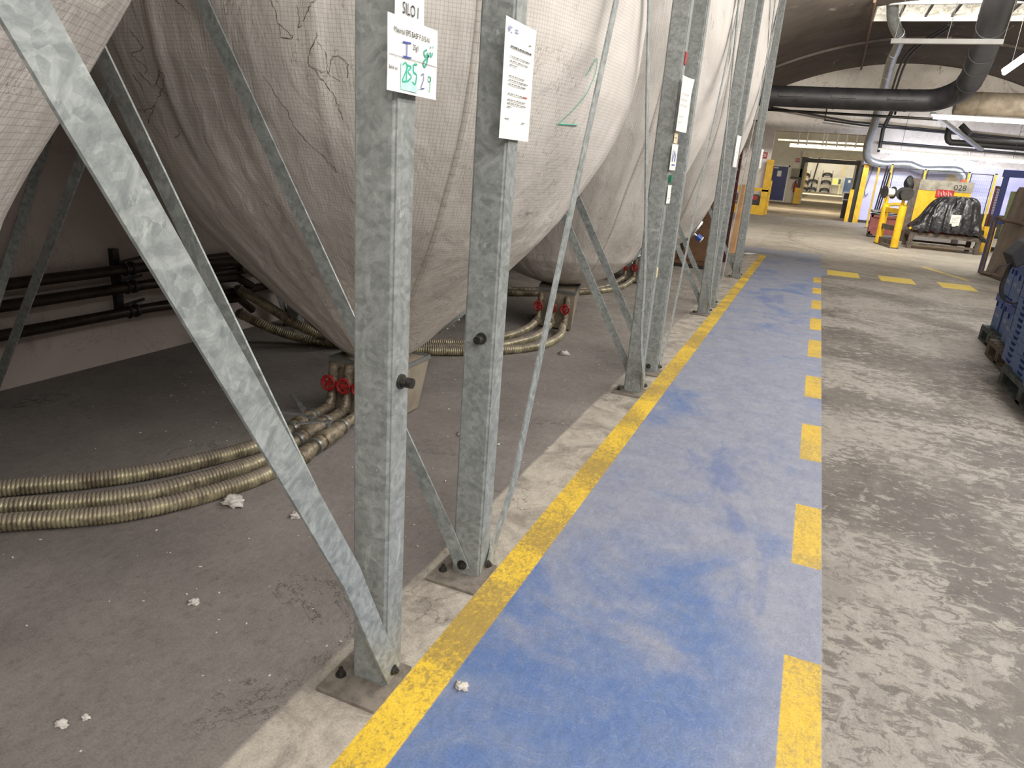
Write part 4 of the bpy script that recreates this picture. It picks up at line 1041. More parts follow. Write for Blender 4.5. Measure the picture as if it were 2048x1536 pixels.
# far racks with black moulded parts
def carpart(parent, x, z, w=.9):
    bm = bmesh.new(); P = [(x - w / 2, 0, z), (x - w * .45, -.1, z + .32), (x - w * .25, -.15, z + .42), (x, -.16, z + .44), (x + w * .25, -.15, z + .42), (x + w * .45, -.1, z + .32), (x + w / 2, 0, z)]
    tube(bm, catmull(P, .1), .13, 8); box(bm, (x - w * .35, -.1, z + .1), (x + w * .35, 0, z + .3)); finish('moulded_part', bm, BLK, parent, smooth=50)
for (x, zs3, lab) in ((.62, (.15, 1.15, 2.1), 'tall rack of black moulded car parts against the far white wall'), (-1.0, (.15, 1.15), 'lower rack of black moulded parts left of the tall rack'), (-2.1, (.1, .95, 1.9), 'rack of dark parts half hidden by the second gateway edge')):
    rt = empty('parts_rack', (x, 106, 0), label=lab, cat='rack', group='racks with car parts in the far hall')
    bm = bmesh.new()
    for sx_ in (-.6, .6): box(bm, (sx_ - .04, -.05, 0), (sx_ + .04, .05, zs3[-1] + .85))
    for z in zs3: box(bm, (-.6, -.2, z - .06), (.6, .3, z))
    finish('rack_frame', bm, STEELT, rt)
    for z in zs3: carpart(rt, 0, z, 1.05)
rt = empty('control_desk', (1.9, 106, 0), label='pale machine cabinet with a yellow pipe beside the far racks', cat='cabinet')
finish('case', B((-.55, -.2, 1.15), (.6, .3, 2.1)), pbr('pale_case', (176, 180, 150), .6), rt); finish('display', B((-.45, -.22, 1.25), (.1, -.2, 1.95)), YELC, rt); finish('keypad', B((.2, -.22, 1.3), (.5, -.2, 1.95)), DGREY, rt)
finish('leg', B((-.5, -.1, 0), (-.42, .1, 1.15)), STEELT, rt); finish('leg', B((.42, -.1, 0), (.5, .1, 1.15)), YELC, rt)
bm = bmesh.new(); tube(bm, [(.55, .1, 2.1), (.55, .1, 4.4)], .05, 8); finish('pipe', bm, YELC, rt)
rt = empty('far_drain_pipe', (-1.0, 108, 0), label='dark upright pipe on the far white wall above the racks', cat='pipe'); bm = bmesh.new(); tube(bm, [(-.2, 0, 0.0), (.25, 0, 4.9)], .1, 10); finish('pipe', bm, DGREY, rt)
rt = empty('tugger_front', (1.2, 33.2, 0), label='white cased dark screen trolley peeking out behind the right gateway guard', cat='trolley'); finish('screen', B((-.22, 0, .78), (.4, .12, 1.02)), BLK, rt); finish('case', B((-.26, .02, .74), (.44, .3, 1.08)), WHT, rt, bevel=.02); finish('stand', B((-.2, .05, 0), (.4, .25, .74)), DGREY, rt)

# ------------------------------------------------------------------ ducts and pipes overhead
def piperun(name, pts, r, mat, label, cat='duct', seg=18, bands=(), group=None, step=.15, smoothp=True):
    rt = empty(name, (0, 0, 0), label=label, cat=cat, group=group); rt.location = pts[0]; O = Vector(pts[0])
    P = catmull(pts, step) if smoothp else [Vector(p) for p in pts]
    bm = bmesh.new(); tube(bm, [p - O for p in P], r, seg); finish('tube', bm, mat, rt, smooth=50)
    for k in bands:
        i = min(len(P) - 2, max(1, int(k * (len(P) - 1)))); d = (P[i + 1] - P[i - 1]).normalized()
        bm = bmesh.new(); tube(bm, [P[i] - O - d * .03, P[i] - O + d * .03], r * 1.035, seg); finish('joint_band', bm, mat, rt, smooth=50)
    return rt
rt = piperun('black_duct', [(-2.55, 25, 3.86), (-1.9, 25, 3.86), (.5, 25, 3.85), (2.0, 25, 3.86), (2.65, 24.9, 3.9), (3.1, 24.4, 4.1), (3.22, 23.6, 4.35), (3.05, 21.5, 4.85), (2.8, 19.5, 5.15), (2.6, 17.6, 5.45)], .31, BLACKD,
             'huge black ventilation duct running across the hall and bending up to the ceiling', bands=(.2, .36, .52, .60, .66, .8), seg=28)
for x in (-1.35, .15, 1.7):
    bm = bmesh.new(); box(bm, (x + 2.55 - .35, -.35, -.03), (x + 2.55 + .35, -.28, .05)); finish('slot_vent', bm, DGREY, rt)
piperun('pale_duct', [(3.3, 26.2, 3.95), (5, 26.2, 3.95), (6.5, 26.2, 3.93)], .33, TAND, 'dusty beige ventilation duct continuing to the right of the black elbow', bands=(.2, .6), seg=28)
piperun('zinc_duct', [(.80, 21.3, 5.75), (.93, 21.9, 5.45), (1.1, 22.5, 5.3), (1.26, 23.3, 5.27), (1.27, 24.2, 5.12), (1.25, 24.9, 4.97), (1.3, 26.5, 4.6), (1.36, 28.5, 4.1), (1.36, 29.4, 3.4), (1.32, 29.9, 2.75), (1.45, 30.2, 2.32), (1.9, 30.4, 2.18), (2.35, 30.5, 2.2), (2.9, 30.5, 2.22), (3.3, 30.5, 2.08), (4.0, 30.5, 2.12), (4.5, 30.5, 2.1), (4.75, 30.5, 1.75), (4.78, 30.5, 1.2)], .14, GREYD,
        'zinc grey duct dropping from the skylight and snaking along the lavender wall', bands=(.12, .25, .38, .5, .6, .7, .8, .9), seg=20)
piperun('thin_pipe', [(-2.6, 30.6, 4.02), (-2.1, 30.6, 3.98), (.6, 30.6, 3.62), (6.2, 30.6, 3.3)], .035, BLK, 'thin black pipe crossing the white wall under the black duct', 'pipe', 8, smoothp=False)
piperun('thin_pipe', [(-3.2, 30.7, 3.5), (-2.5, 30.7, 3.5), (-2.5, 30.7, 4.35)], .03, BLK, 'short black pipe with a bend at the left of the white wall', 'pipe', 8, smoothp=False)
piperun('thin_pipe', [(-.3, 30.5, 4.3), (-.3, 30.5, 3.62), (1.0, 30.5, 3.5), (2.3, 30.5, 3.45), (8.2, 30.5, 3.15)], .03, BLK, 'thin black pipe with a square bend above the gateway', 'pipe', 8, smoothp=False)
piperun('thin_pipe', [(1.95, 30.6, 4.2), (1.75, 30.6, 3.4), (1.78, 30.6, 2.6)], .07, BLK, 'thick dark upright pipe on the wall right of the gateway', 'pipe', 10, smoothp=False)
piperun('thin_pipe', [(1.75, 30.55, 2.95), (8.2, 30.55, 2.75)], .045, BLK, 'dark pipe running right at lamp height over the lavender wall', 'pipe', 8, smoothp=False)
rt = piperun('black_pipe_loop', [(3.6, 28.5, 3.5), (3.62, 28.5, 3.1), (3.75, 28.5, 2.96), (4.1, 28.5, 2.95), (8.1, 28.5, 2.85)], .1, BLACKD, 'fat black pipe bending below the beige duct, lower run', bands=(), seg=14, step=.08)
piperun('black_pipe_loop', [(3.9, 28.4, 3.5), (4.2, 28.4, 3.25), (4.5, 28.4, 3.08), (8.1, 28.4, 3.0)], .1, BLACKD, 'fat black pipe slanting into the run below the beige duct', bands=(), seg=14, step=.08)
piperun('rusty_conduit', [(.38, 19.98, vz(.38) - .05), (.5, 25.2, vz(.5) - .25), (.6, 30.9, vz(.6) - .1)], .035, pbr('rusty_conduit_paint', (96, 72, 54), .7), 'rusty conduit along the vault left of the skylight', 'pipe', 8)
piperun('black_cable', [(2.3, 22.9, 5.5), (1.7, 26.5, 5.3), (1.75, 30.9, 4.6)], .035, BLK, 'black cable sagging under the vault from the skylight, left one', 'cable', 8)
piperun('black_cable', [(2.4, 22.9, 5.5), (1.82, 26.5, 5.3), (1.87, 30.9, 4.6)], .035, BLK, 'black cable sagging under the vault from the skylight, right one', 'cable', 8)
rt = piperun('duct_beam', [(-2.2, 25.6, 3.5), (3.0, 25.6, 3.42)], .04, DARKST, 'thin dark rail under the black duct', 'rail', 8, smoothp=False)
for x in (.3, 3.9): 
    bm = bmesh.new(); box(bm, (x - .03, -.03, 0), (x + .03, .03, -.0 + .2)); finish('hanger', bm, DARKST, rt)
tag(finish('diagonal_tray', brace_bm([(2.6, 24.6, 3.5), (4.55, 27.8, 2.75)], .16, .08, (0, -.3, 1)), GREYD), 'slanting grey cable tray below the black elbow', 'cable tray')

# ------------------------------------------------------------------ lamps
LIT = emis('lit_tube', (255, 250, 236), 9.0)
rt = empty('hanging_lamp', (0, 0, 0), label='unlit white strip lamp hanging on three wires in front of the black duct', cat='lamp')
rt.location = (.63, 14.0, 3.655)
finish('housing', B((0, -.04, -.03), (1.58, .04, .04)), WHT, rt, bevel=.01)
for x in (.05, .8, 1.58):
    bm = bmesh.new(); cyl(bm, (x, 0, .05), (x + .1, 0, vz(.62 + x) - 3.7), .005, 6); finish('wire', bm, WHT, rt)
def tubelamp(p0, p1, label, mat, r=.03, hw=.09):
    p0 = Vector(p0); p1 = Vector(p1); rt = empty('strip_lamp', p0, label=label, cat='lamp', group='lit strip lamps')
    d = p1 - p0; bm = bmesh.new(); bar(bm, Vector((0, 0, .06)), d + Vector((0, 0, .06)), hw, .05, (0, 0, 1)); finish('housing', bm, WHT, rt)
    bm = bmesh.new(); tube(bm, [d * .02, d * .98], r, 12); finish('light_tube', bm, mat, rt, smooth=40)
    nn = 2
    for k in range(nn):
        q = d * (.15 + .7 * k); bm = bmesh.new(); cyl(bm, q + Vector((0, 0, .08)), q + Vector((0, 0, min(1.2, vz(p0.x + q.x) - p0.z - q.z - .02))), .006, 6); finish('wire', bm, DARKST, rt)
    return rt
tubelamp((3.05, 18.4, 3.78), (3.5, 17.0, 4.25), 'glowing strip lamp at the right edge beside the black duct', LIT, .045, .1)
tubelamp((2.5, 24.0, 3.34), (6.3, 24.0, 3.28), 'long lit strip lamp under the beige duct', LIT, .035, .12)
tubelamp((1.52, 27.0, 2.5), (6.0, 27.0, 2.40), 'long lit strip lamp in front of the zinc duct over the fence', LIT, .04, .1)
area('fence_lamp', (3.9, 28.6, 2.9), 4.5, .3, 210, (.78, .82, 1), (35, 0, 0))
rt = empty('wall_ring', (4.95, YE - .05, 2.75), label='white round ring on the wall above the fence at right', cat='ring'); bm = bmesh.new(); ring(bm, (0, 0, 0), (0, 1, 0), .22, .03, 28, 8); finish('hoop', bm, WHT, rt, smooth=50)

# ------------------------------------------------------------------ mesh fence
def fence_panel(x0, x1, y, z0, z1, lab):
    rt = empty('mesh_fence', (x0, y, 0), label=lab, cat='fence', group='mesh fence panels'); w = x1 - x0
    bm = bmesh.new()
    for lo, hi in (((0, -.012, z0), (.025, .012, z1)), ((w - .025, -.012, z0), (w, .012, z1)), ((0, -.012, z0), (w, .012, z0 + .025)), ((0, -.012, z1 - .025), (w, .012, z1))): box(bm, lo, hi)
    finish('panel_frame', bm, DARKST, rt)
    bm = bmesh.new()
    n = int(w / .055)
    for k in range(1, n): box(bm, (w * k / n - .002, -.002, z0), (w * k / n + .002, .002, z1))
    m = int((z1 - z0) / .11)
    for k in range(1, m): z = z0 + (z1 - z0) * k / m; box(bm, (0, -.002, z - .002), (w, .002, z + .002))
    finish('wire_mesh', bm, INKG, rt); return rt
def fence_post(x, y, h, lab, w=.06):
    rt = empty('fence_post', (x, y, 0), label=lab, cat='post', group='yellow fence posts')
    finish('tube', B((-w / 2, -w / 2, .01), (w / 2, w / 2, h)), YELC, rt, bevel=.004); finish('foot', B((-.08, -.08, 0), (.08, .08, .012)), DARKST, rt)
    finish('cap', B((-w / 2, -w / 2, h), (w / 2, w / 2, h + .04)), BLK, rt)
FY = 27.6
fence_post(1.72, FY, 2.0, 'yellow fence post standing alone nearest the gateway')
fence_post(2.10, FY, 2.1, 'yellow fence post left of the first mesh panel')
fence_panel(2.16, 3.06, FY, .55, 2.02, 'mesh fence panel between the first pair of yellow posts')
fence_post(3.11, FY, 2.0, 'yellow fence post rising behind the numbered board, left one')
fence_panel(3.17, 4.32, FY, .55, 2.02, 'mesh fence panel behind the numbered board')
fence_post(4.37, FY, 2.0, 'yellow fence post rising behind the numbered board, right one')
fence_panel(4.43, 5.06, FY, .55, 2.0, 'narrow mesh fence panel right of the numbered board')
fence_post(5.12, FY, 2.0, 'yellow fence post left of the blue rack')
rt = empty('rolled_curtain', (1.93, FY - .1, 0), label='dark rolled curtain bars leaning between the first two yellow posts', cat='curtain')
for k in range(3): bm = bmesh.new(); tube(bm, [(-.10 + .06 * k, 0, .1), (.02 + .06 * k, 0, 2.05 - .1 * k)], .025, 10); finish('bar', bm, BLK, rt, smooth=50)
rt = empty('yellow_rail', (2.0, 26.6, 0), label='bent yellow tube rail in front of the mesh fence', cat='rail')
bm = bmesh.new(); tube(bm, catmull([(0, 0, .1), (0, 0, .6), (.08, 0, .78), (.3, 0, .86), (.8, 0, .88), (1.5, 0, .88)], .06), .055, 12); finish('tube', bm, YELC, rt, smooth=50)
finish('foot', B((-.1, -.1, 0), (.1, .1, .1)), YEL, rt)
rt = empty('wall_lamp_cord', (1.65, YE - .08, 0), label='grey cord with hooked end hanging on the lavender wall', cat='cord'); bm = bmesh.new(); tube(bm, catmull([(.1, 0, 2.25), (.0, 0, 1.6), (-.05, 0, 1.15), (.03, -.02, 1.0), (.08, -.02, 1.1)], .06), .02, 8); finish('cord', bm, INKG, rt, smooth=50)
tag(finish('wall_chart', B((4.2, YE - .03, 1.55), (4.75, YE, 2.02)), TANB), 'cream chart on the lavender wall above the numbered board', 'chart')
tag(finish('low_cabinet', B((4.6, 28.2, 0), (6.4, 28.8, .75)), DGREY, bevel=.01), 'low grey bench behind the narrow mesh panel', 'bench')
rt = empty('person', (4.15, 26.9, 0), label='person hidden behind the numbered board, only a reddish cap showing', cat='person')
bm = bmesh.new()
tube(bm, [(0, 0, .95), (0, 0, 1.05), (0, 0, 1.3), (0, 0, 1.42), (0, 0, 1.47), (0, 0, 1.50), (0, -.01, 1.56), (0, -.01, 1.64), (0, -.01, 1.70), (0, 0, 1.74)], [.15, .16, .19, .17, .09, .055, .075, .095, .085, .04], 18)
for sx_ in (-1, 1):
    tube(bm, [(sx_ * .09, 0, 1.0), (sx_ * .1, 0, .5), (sx_ * .1, 0, .1), (sx_ * .1, -.04, .04), (sx_ * .1, -.18, .035)], [.09, .065, .045, .045, .035], 12); tube(bm, [(sx_ * .17, 0, 1.40), (sx_ * .24, 0, 1.15), (sx_ * .22, -.12, .95), (sx_ * .2, -.2, .93)], [.06, .045, .035, .03], 10)
finish('body', bm, pbr('dark_workwear', (60, 66, 84), .8), rt, smooth=50)
bm = bmesh.new(); tube(bm, [(0, 0, 1.68), (0, 0, 1.72), (0, 0, 1.77), (0, 0, 1.79)], [.103, .104, .075, .02], 18); bar(bm, (0, -.06, 1.69), (0, -.18, 1.675), .12, .01, (0, 0, 1)); finish('cap', bm, pbr('faded_red_cap', (204, 104, 84), .8), rt, smooth=50)

# ------------------------------------------------------------------ covered mould on its table, numbered board
rt = empty('numbered_board', (2.44, 22.2, 0), label='large yellow and grey steel board numbered 028 behind the covered load', cat='board')
finish('panel', B((0, 0, .3), (1.23, .1, 1.42)), YEL, rt, bevel=.01)
finish('grey_top', B((0, -.012, 1.38), (1.25, .11, 1.65)), pbr('scuffed_grey_paint', (150, 146, 132), .6, 0, .2, 6), rt, bevel=.006)
finish('side_plate', B((-.18, 0, .3), (0, .12, 1.67)), STEELT, rt, bevel=.01)
finish('number', place(text_bm('028', .2), (.80, -.016, 1.43), (1, 0, 0), (0, 0, 1)), INKB, rt)
bm = bmesh.new(); box(bm, (.42, -.03, 1.22), (.84, 0, 1.42)); finish('red_patch', bm, RED, rt, bevel=.02)
bm = bmesh.new()
for k in range(9): bar(bm, (.46 + .04 * k, -.034, 1.39 - .02 * (k % 3)), (.49 + .04 * k, -.034, 1.26 + .03 * (k % 2)), .008, .004, (0, 1, 0))
finish('scratch_mark', bm, WHT, rt)
finish('foot', B((-.15, 0, 0), (-.02, .3, .3)), DGREY, rt); finish('foot', B((1.1, 0, 0), (1.22, .3, .3)), DGREY, rt)
bm = bmesh.new(); bmesh.ops.create_icosphere(bm, subdivisions=3, radius=.13)
for v in bm.verts: v.co *= 1 + .35 * mn.noise(v.co * 9); v.co.z *= 1.5
tag(finish('black_bag', bm, BLK, smooth=True, loc=(2.2, 22.26, 1.52)), 'black crumpled bag hooked on the left edge of the numbered board', 'bag')
TX0, TX1, TY0, TY1 = 2.2, 3.72, 19.7, 20.9
rt = empty('steel_table', (TX0, TY0, 0), label='heavy low steel table carrying the black wrapped load', cat='table')
w, dp = TX1 - TX0, TY1 - TY0
for (x, y) in ((.0, 0), (w - .1, 0), (0, dp - .1), (w - .1, dp - .1)): finish('leg', B((x, y, 0), (x + .1, y + .1, .30)), STEELT, rt, bevel=.006)
bm = bmesh.new()
for lo, hi in (((0, 0, .30), (w, .1, .40)), ((0, dp - .1, .30), (w, dp, .40)), ((0, .1, .30), (.1, dp - .1, .40)), ((w - .1, .1, .30), (w, dp - .1, .40))): box(bm, lo, hi)
finish('top_frame', bm, STEELT, rt, bevel=.006)
finish('lower_rail', B((.1, .03, .10), (w - .1, .07, .15)), STEELT, rt); finish('lower_rail', B((.1, dp - .07, .10), (w - .1, dp - .03, .15)), STEELT, rt)
bm = bmesh.new(); box(bm, (.1, .1, .34), (w - .1, dp - .1, .38)); finish('tray', bm, DGREY, rt)
tag(finish('red_beam', B((TX0 + .18, TY0 + .12, .40), (TX1 - .25, TY0 + .5, .50)), pbr('faded_red_paint', (156, 60, 54), .6), bevel=.008), 'faded red beam lying on the steel table under the wrapped load', 'beam')
# the wrapped load: draped film
bm = bmesh.new(); NX, NY = 150, 90
def drape(a, b):
    # a across 0..1, b depth 0..1
    x = TX0 + .03 + a * (w + .12); y = TY0 - .06 + b * 1.25
    cx, cy = (a - .50) / .36, (b - .5) / .42
    d = (abs(cx) ** 3.2 + abs(cy) ** 3.2) ** (1 / 3.2)
    h = .50 + .78 * (1 / (1 + math.exp((d - 1.0) * (6.0 if cx < 0 else 11.0))))
    side = 1 - max(0, min(1, (d - .75) / .5))
    ang = math.atan2(cy, cx)
    fold = math.sin(ang * 22 + 3 * mn.noise(Vector((a * 4, b * 4, 2)))) * .5 + mn.noise(Vector((a * 22, b * 16, 4))) * 1.0
    k = max(0, 1 - abs(d - 1.1) / .7)
    z = h + fold * .038 * k + .02 * mn.noise(Vector((a * 9, b * 9, 1)))
    if a > .84 and b < .7: z -= (a - .84) * 1.3 * (1 + .5 * fold)
    swag = math.exp(-((a - .58) / .16) ** 2) * max(0, k)
    z += swag * .02 * math.sin((a - .58) ** 2 * 160 + b * 60)
    y -= fold * .028 * k; x += fold * .012 * k
    if b < .06: z = min(z, .50 + .05 * mn.noise(Vector((a * 14, 0, 0)))); 
    return Vector((x, y, max(z, .34 if a > .84 else .46)))
G = [[bm.verts.new(drape(i / NX, j / NY)) for j in range(NY + 1)] for i in range(NX + 1)]
for i in range(NX):
    for j in range(NY): bm.faces.new((G[i][j], G[i + 1][j], G[i + 1][j + 1], G[i][j + 1]))
ed = [G[i][0] for i in range(NX + 1)] + [G[NX][j] for j in range(1, NY + 1)] + [G[i][NY] for i in range(NX - 1, -1, -1)] + [G[0][j] for j in range(NY - 1, 0, -1)]
lowv = [bm.verts.new((v.co.x, v.co.y, v.co.z - .07 + .04 * mn.noise(v.co * 9))) for v in ed]
for k in range(len(ed)): bm.faces.new((ed[k], lowv[k], lowv[(k + 1) % len(ed)], ed[(k + 1) % len(ed)]))
bmesh.ops.recalc_face_normals(bm, faces=bm.faces[:])
tag(finish('wrapped_load', bm, TARP, smooth=55), 'bulky load draped in creased shiny black plastic on the steel table', 'covered load')
rt, T, S = sheet('delivery_note', 'white note hanging on the front of the black wrapped load', 'note', (2.98, 19.72, .60), (1, 0, .04), (-.04, -.25, 1), .2, .28, PAPER2, .01)
lines(S, [(.03, .17, .2), (.03, .12, .16), (.03, .16, .1), (.12, .18, .23)], .006)

# ------------------------------------------------------------------ maroon crate of sheets, yellow guard with reels
rt = empty('maroon_crate', (1.5, 22.53, 0), label='worn maroon steel crate holding grey sheets behind the yellow guard', cat='crate')
finish('body', B((0, 0, .12), (1.1, .8, .58)), REDC, rt, bevel=.01)
bm = bmesh.new(); box(bm, (-.02, -.03, .55), (1.12, .0, .62)); box(bm, (-.03, -.03, .1), (.03, .02, .62)); box(bm, (1.08, -.03, .1), (1.14, .02, .62)); box(bm, (-.02, -.03, .1), (1.12, 0, .16)); finish('edge_frame', bm, REDC, rt)
for x in (0, 1.0): finish('foot', B((x, 0, 0), (x + .1, .8, .12)), BLK, rt)
finish('stencil_mark', place(stroke_bm([[(0, 0), (.02, .14)], [(.02, .14), (.09, .07)], [(.09, .07), (0, 0)], [(.14, .12), (.22, .0)], [(.14, .0), (.22, .12)]], .035), (.22, -.034, .27), (1, 0, 0), (0, 0, 1)), TANB, rt)
for k in range(4):
    bm = bmesh.new(); z = .59 + .035 * k
    prev = None
    for a in range(13):
        x = a / 12 * 1.15 - .02; zz = z + .03 * math.sin(a * .8 + k * 1.3) + .01 * k
        row = [bm.verts.new((x, .02 + .05 * k, zz)), bm.verts.new((x, .75, zz + .02)), bm.verts.new((x, .75, zz + .04)), bm.verts.new((x, .02 + .05 * k, zz + .02))]
        if prev:
            for m in range(4): bm.faces.new((prev[m], row[m], row[(m + 1) % 4], prev[(m + 1) % 4]))
        else: bm.faces.new(row)
        prev = row
    bm.faces.new(list(reversed(prev))); bmesh.ops.recalc_face_normals(bm, faces=bm.faces[:])
    tag(finish('grey_sheet', bm, [BLK, GREYD, DGREY, GREYD][k], loc=(1.5, 22.53, 0)), ['dark sheet lowest of the pile in the maroon crate', 'pale grey sheet second from the bottom in the maroon crate', 'dark grey sheet second from the top in the maroon crate', 'pale grey sheet topmost in the maroon crate'][k], 'sheet', 'sheets in the maroon crate')
rt = empty('yellow_bollard_guard', (1.66, 19.6, 0), label='scratched yellow guard of two upright tubes joined by plates', cat='bollard')
p0, p1 = Vector((-.05, .75, 0)), Vector((.22, -.4, 0))
finish('base_plate', brace_bm([p0 + Vector((0, .1, .012)), p1 - Vector((0, .1, -.012))], .2, .024, (0, 0, 1)), STEELT, rt)
bm = bmesh.new(); cyl(bm, p1 + Vector((0, 0, .02)), p1 + Vector((0, 0, .98)), .085, 24); finish('tube', bm, YEL, rt, smooth=40)
bm = bmesh.new(); cyl(bm, p0 + Vector((0, 0, .02)), p0 + Vector((0, 0, .98)), .085, 24); finish('tube', bm, YEL, rt, smooth=40)
for z in (.12, .45, .85): finish('cross_plate', brace_bm([p0 + Vector((-.0, 0, z)), p1 + Vector((-.0, 0, z))], .12, .05, (1, 0, 0)), YEL if z > .8 else STEELT, rt, bevel=.004)
for (p, nm, o) in ((p1 + Vector((-.02, .05, 0)), 'right', 0), (p0 + Vector((.0, .1, 0)), 'left', 1)):
    r2 = empty('cable_reel', (1.66 + p.x, 19.6 + p.y, .98), label='round cable reel on top of the yellow guard, %s one' % nm, cat='reel', group='reels on the yellow guard')
    bm = bmesh.new(); cyl(bm, (0, 0, 0), (0, 0, .16), .035, 12); finish('spigot', bm, YEL, r2)
    bm = bmesh.new(); dx_, dy_ = (.09, .05) if o else (.035, -.09); cyl(bm, (-dx_, -dy_, .28), (dx_, dy_, .28), .1, 24); finish('drum', bm, WHT if o else BLK, r2, smooth=40)
    for s_ in (-1, 1): bm = bmesh.new(); cyl(bm, (dx_ * s_, dy_ * s_, .28), (dx_ * 1.2 * s_, dy_ * 1.2 * s_, .28), .15, 28); finish('flange', bm, DGREY, r2, smooth=40)

# ------------------------------------------------------------------ blue rack with leaning board, cart handle
rt = empty('blue_rack', (3.0, 15.3, 0), label='tall navy steel rack frame standing at the right edge', cat='rack')
finish('upright', B((-.04, -.04, 0), (.04, .04, 1.78)), BLF, rt, bevel=.006); finish('upright', B((.95, -.04, 0), (1.03, .04, 1.78)), BLF, rt, bevel=.006)
finish('top_rail', B((-.06, -.05, 1.7), (1.05, .05, 1.82)), BLF, rt, bevel=.006); finish('base_rail', brace_bm([(.0, .0, .03), (.2, -1.6, .03)], .08, .05, (0, 0, 1)), STEELT, rt)
finish('cross_bar', B((.04, -.02, .9), (.95, .02, .95)), BLF, rt)
# board faces the aisle, leaning back
mb = bmesh.new()
prism(mb, [(-.0, 0), (1.5, 0), (1.5, 1.45), (1.45, 1.5), (.08, 1.5), (.02, 1.42)], 'y', -.015, .015)
o = finish('leaning_board', mb, BRD, bevel=.004); o.location = (3.07, 15.2, .05); o.rotation_euler = (R(-5), 0, R(-81))
tag(o, 'large stained grey board leaning in the navy rack', 'board')
rt = empty('tube_rail', (2.93, 14.9, 0), label='dull brown tubular handle standing before the grey board', cat='rail'); rt.rotation_euler = (0, 0, R(-55))
bm = bmesh.new(); tube(bm, catmull([(0, 0, .04), (0, 0, .6), (.0, 0, .95), (.06, 0, 1.02), (.15, 0, .98), (.50, 0, .96), (.60, 0, .94), (.64, 0, .88), (.64, 0, .6), (.64, 0, .04)], .05), .03, 12); finish('tube', bm, BRNT, rt, smooth=50)
bm = bmesh.new(); tube(bm, [(0, 0, .04), (.64, 0, .04)], .03, 12); finish('foot_bar', bm, BRNT, rt)
# machinery behind the rack
rt = empty('olive_machine', (4.2, 20.3, 0), label='olive green machine with yellow rail and hand switch behind the navy rack', cat='machine')
finish('body', B((.25, .2, 0), (2.2, 1.5, 1.5)), OLIVE, rt, bevel=.02); finish('mast', B((.75, .0, 0), (.9, .2, 2.3)), YELC, rt, bevel=.01); finish('mast', B((1.0, .0, 0), (1.1, .2, 2.6)), YEL, rt, bevel=.01)
finish('control_box', B((.28, .1, .8), (.5, .2, 1.25)), CREAM, rt, bevel=.02); bm = bmesh.new(); cyl(bm, (.38, .02, 1.3), (.38, .15, 1.3), .08, 16); finish('beacon', bm, pbr('orange_lamp_cover', (196, 110, 50), .5), rt, smooth=40)
finish('blue_shelf', B((.1, -.1, .4), (.8, .2, .6)), CRTD, rt, bevel=.01)
rt = empty('brown_mesh_gate', (4.0, 21.2, 0), label='rusty brown mesh gate standing left of the navy rack', cat='gate'); rt.rotation_euler = (0, 0, R(62))
bm = bmesh.new()
for lo, hi in (((0, -.02, .1), (.05, .02, 1.6)), ((.65, -.02, .1), (.7, .02, 1.6)), ((0, -.02, 1.55), (.7, .02, 1.6)), ((0, -.02, .1), (.7, .02, .15))): box(bm, lo, hi)
finish('gate_frame', bm, MAR, rt)
bm = bmesh.new()
for k in range(1, 14): box(bm, (.05 * k - .006, -.004, .12), (.05 * k + .006, .004, 1.58))
for k in range(1, 24): box(bm, (0, -.004, .12 + .062 * k - .006), (.7, .004, .12 + .062 * k + .006))
finish('gate_mesh', bm, BRNT, rt)
for x in (0, .65): finish('gate_foot', B((x, -.15, 0), (x + .05, .15, .1)), DGREY, rt)
tag(finish('yellow_box', B((3.95, 21.0, 0), (4.2, 21.25, .62)), YEL, bevel=.02), 'small yellow cabinet right of the black wrapped load', 'cabinet')

# ------------------------------------------------------------------ blue crates on pallets at the right edge
def pallet(x, y, w, d, mat, lab):
    rt = empty('pallet', (x, y, 0), label=lab, cat='pallet', group='pallets at the right edge')
    for (yy) in (0, d / 2 - .05, d - .1):
        finish('bottom_board', B((0, yy, 0), (w, yy + .1, .022)), mat, rt, bevel=.002)
        for xx in (0, w / 2 - .05, w - .1): finish('block', B((xx, yy + .003, .022), (xx + .1, yy + .097, .1)), mat, rt, bevel=.002)
    # skid along the aisle side
    finish('skid', B((0, .1, 0), (.1, d - .1, .02)), mat, rt); finish('stringer', B((0, 0, .1), (.12, d, .122)), mat, rt)
    for k in range(6): finish('deck_board', B((0, k * d / 6, .122), (w, k * d / 6 + d / 6 - .02, .144)), mat, rt, bevel=.002)
pallet(1.745, 7.50, 1.2, .72, PALW, 'weathered teal wooden pallet, farthest of those at the right edge')
pallet(1.66, 6.62, 1.2, .80, PALN, 'weathered brown wooden pallet, middle one under the blue crates')
pallet(1.545, 5.10, 1.2, 1.2, PALW, 'dark wooden pallet under the nearest blue folded crates')
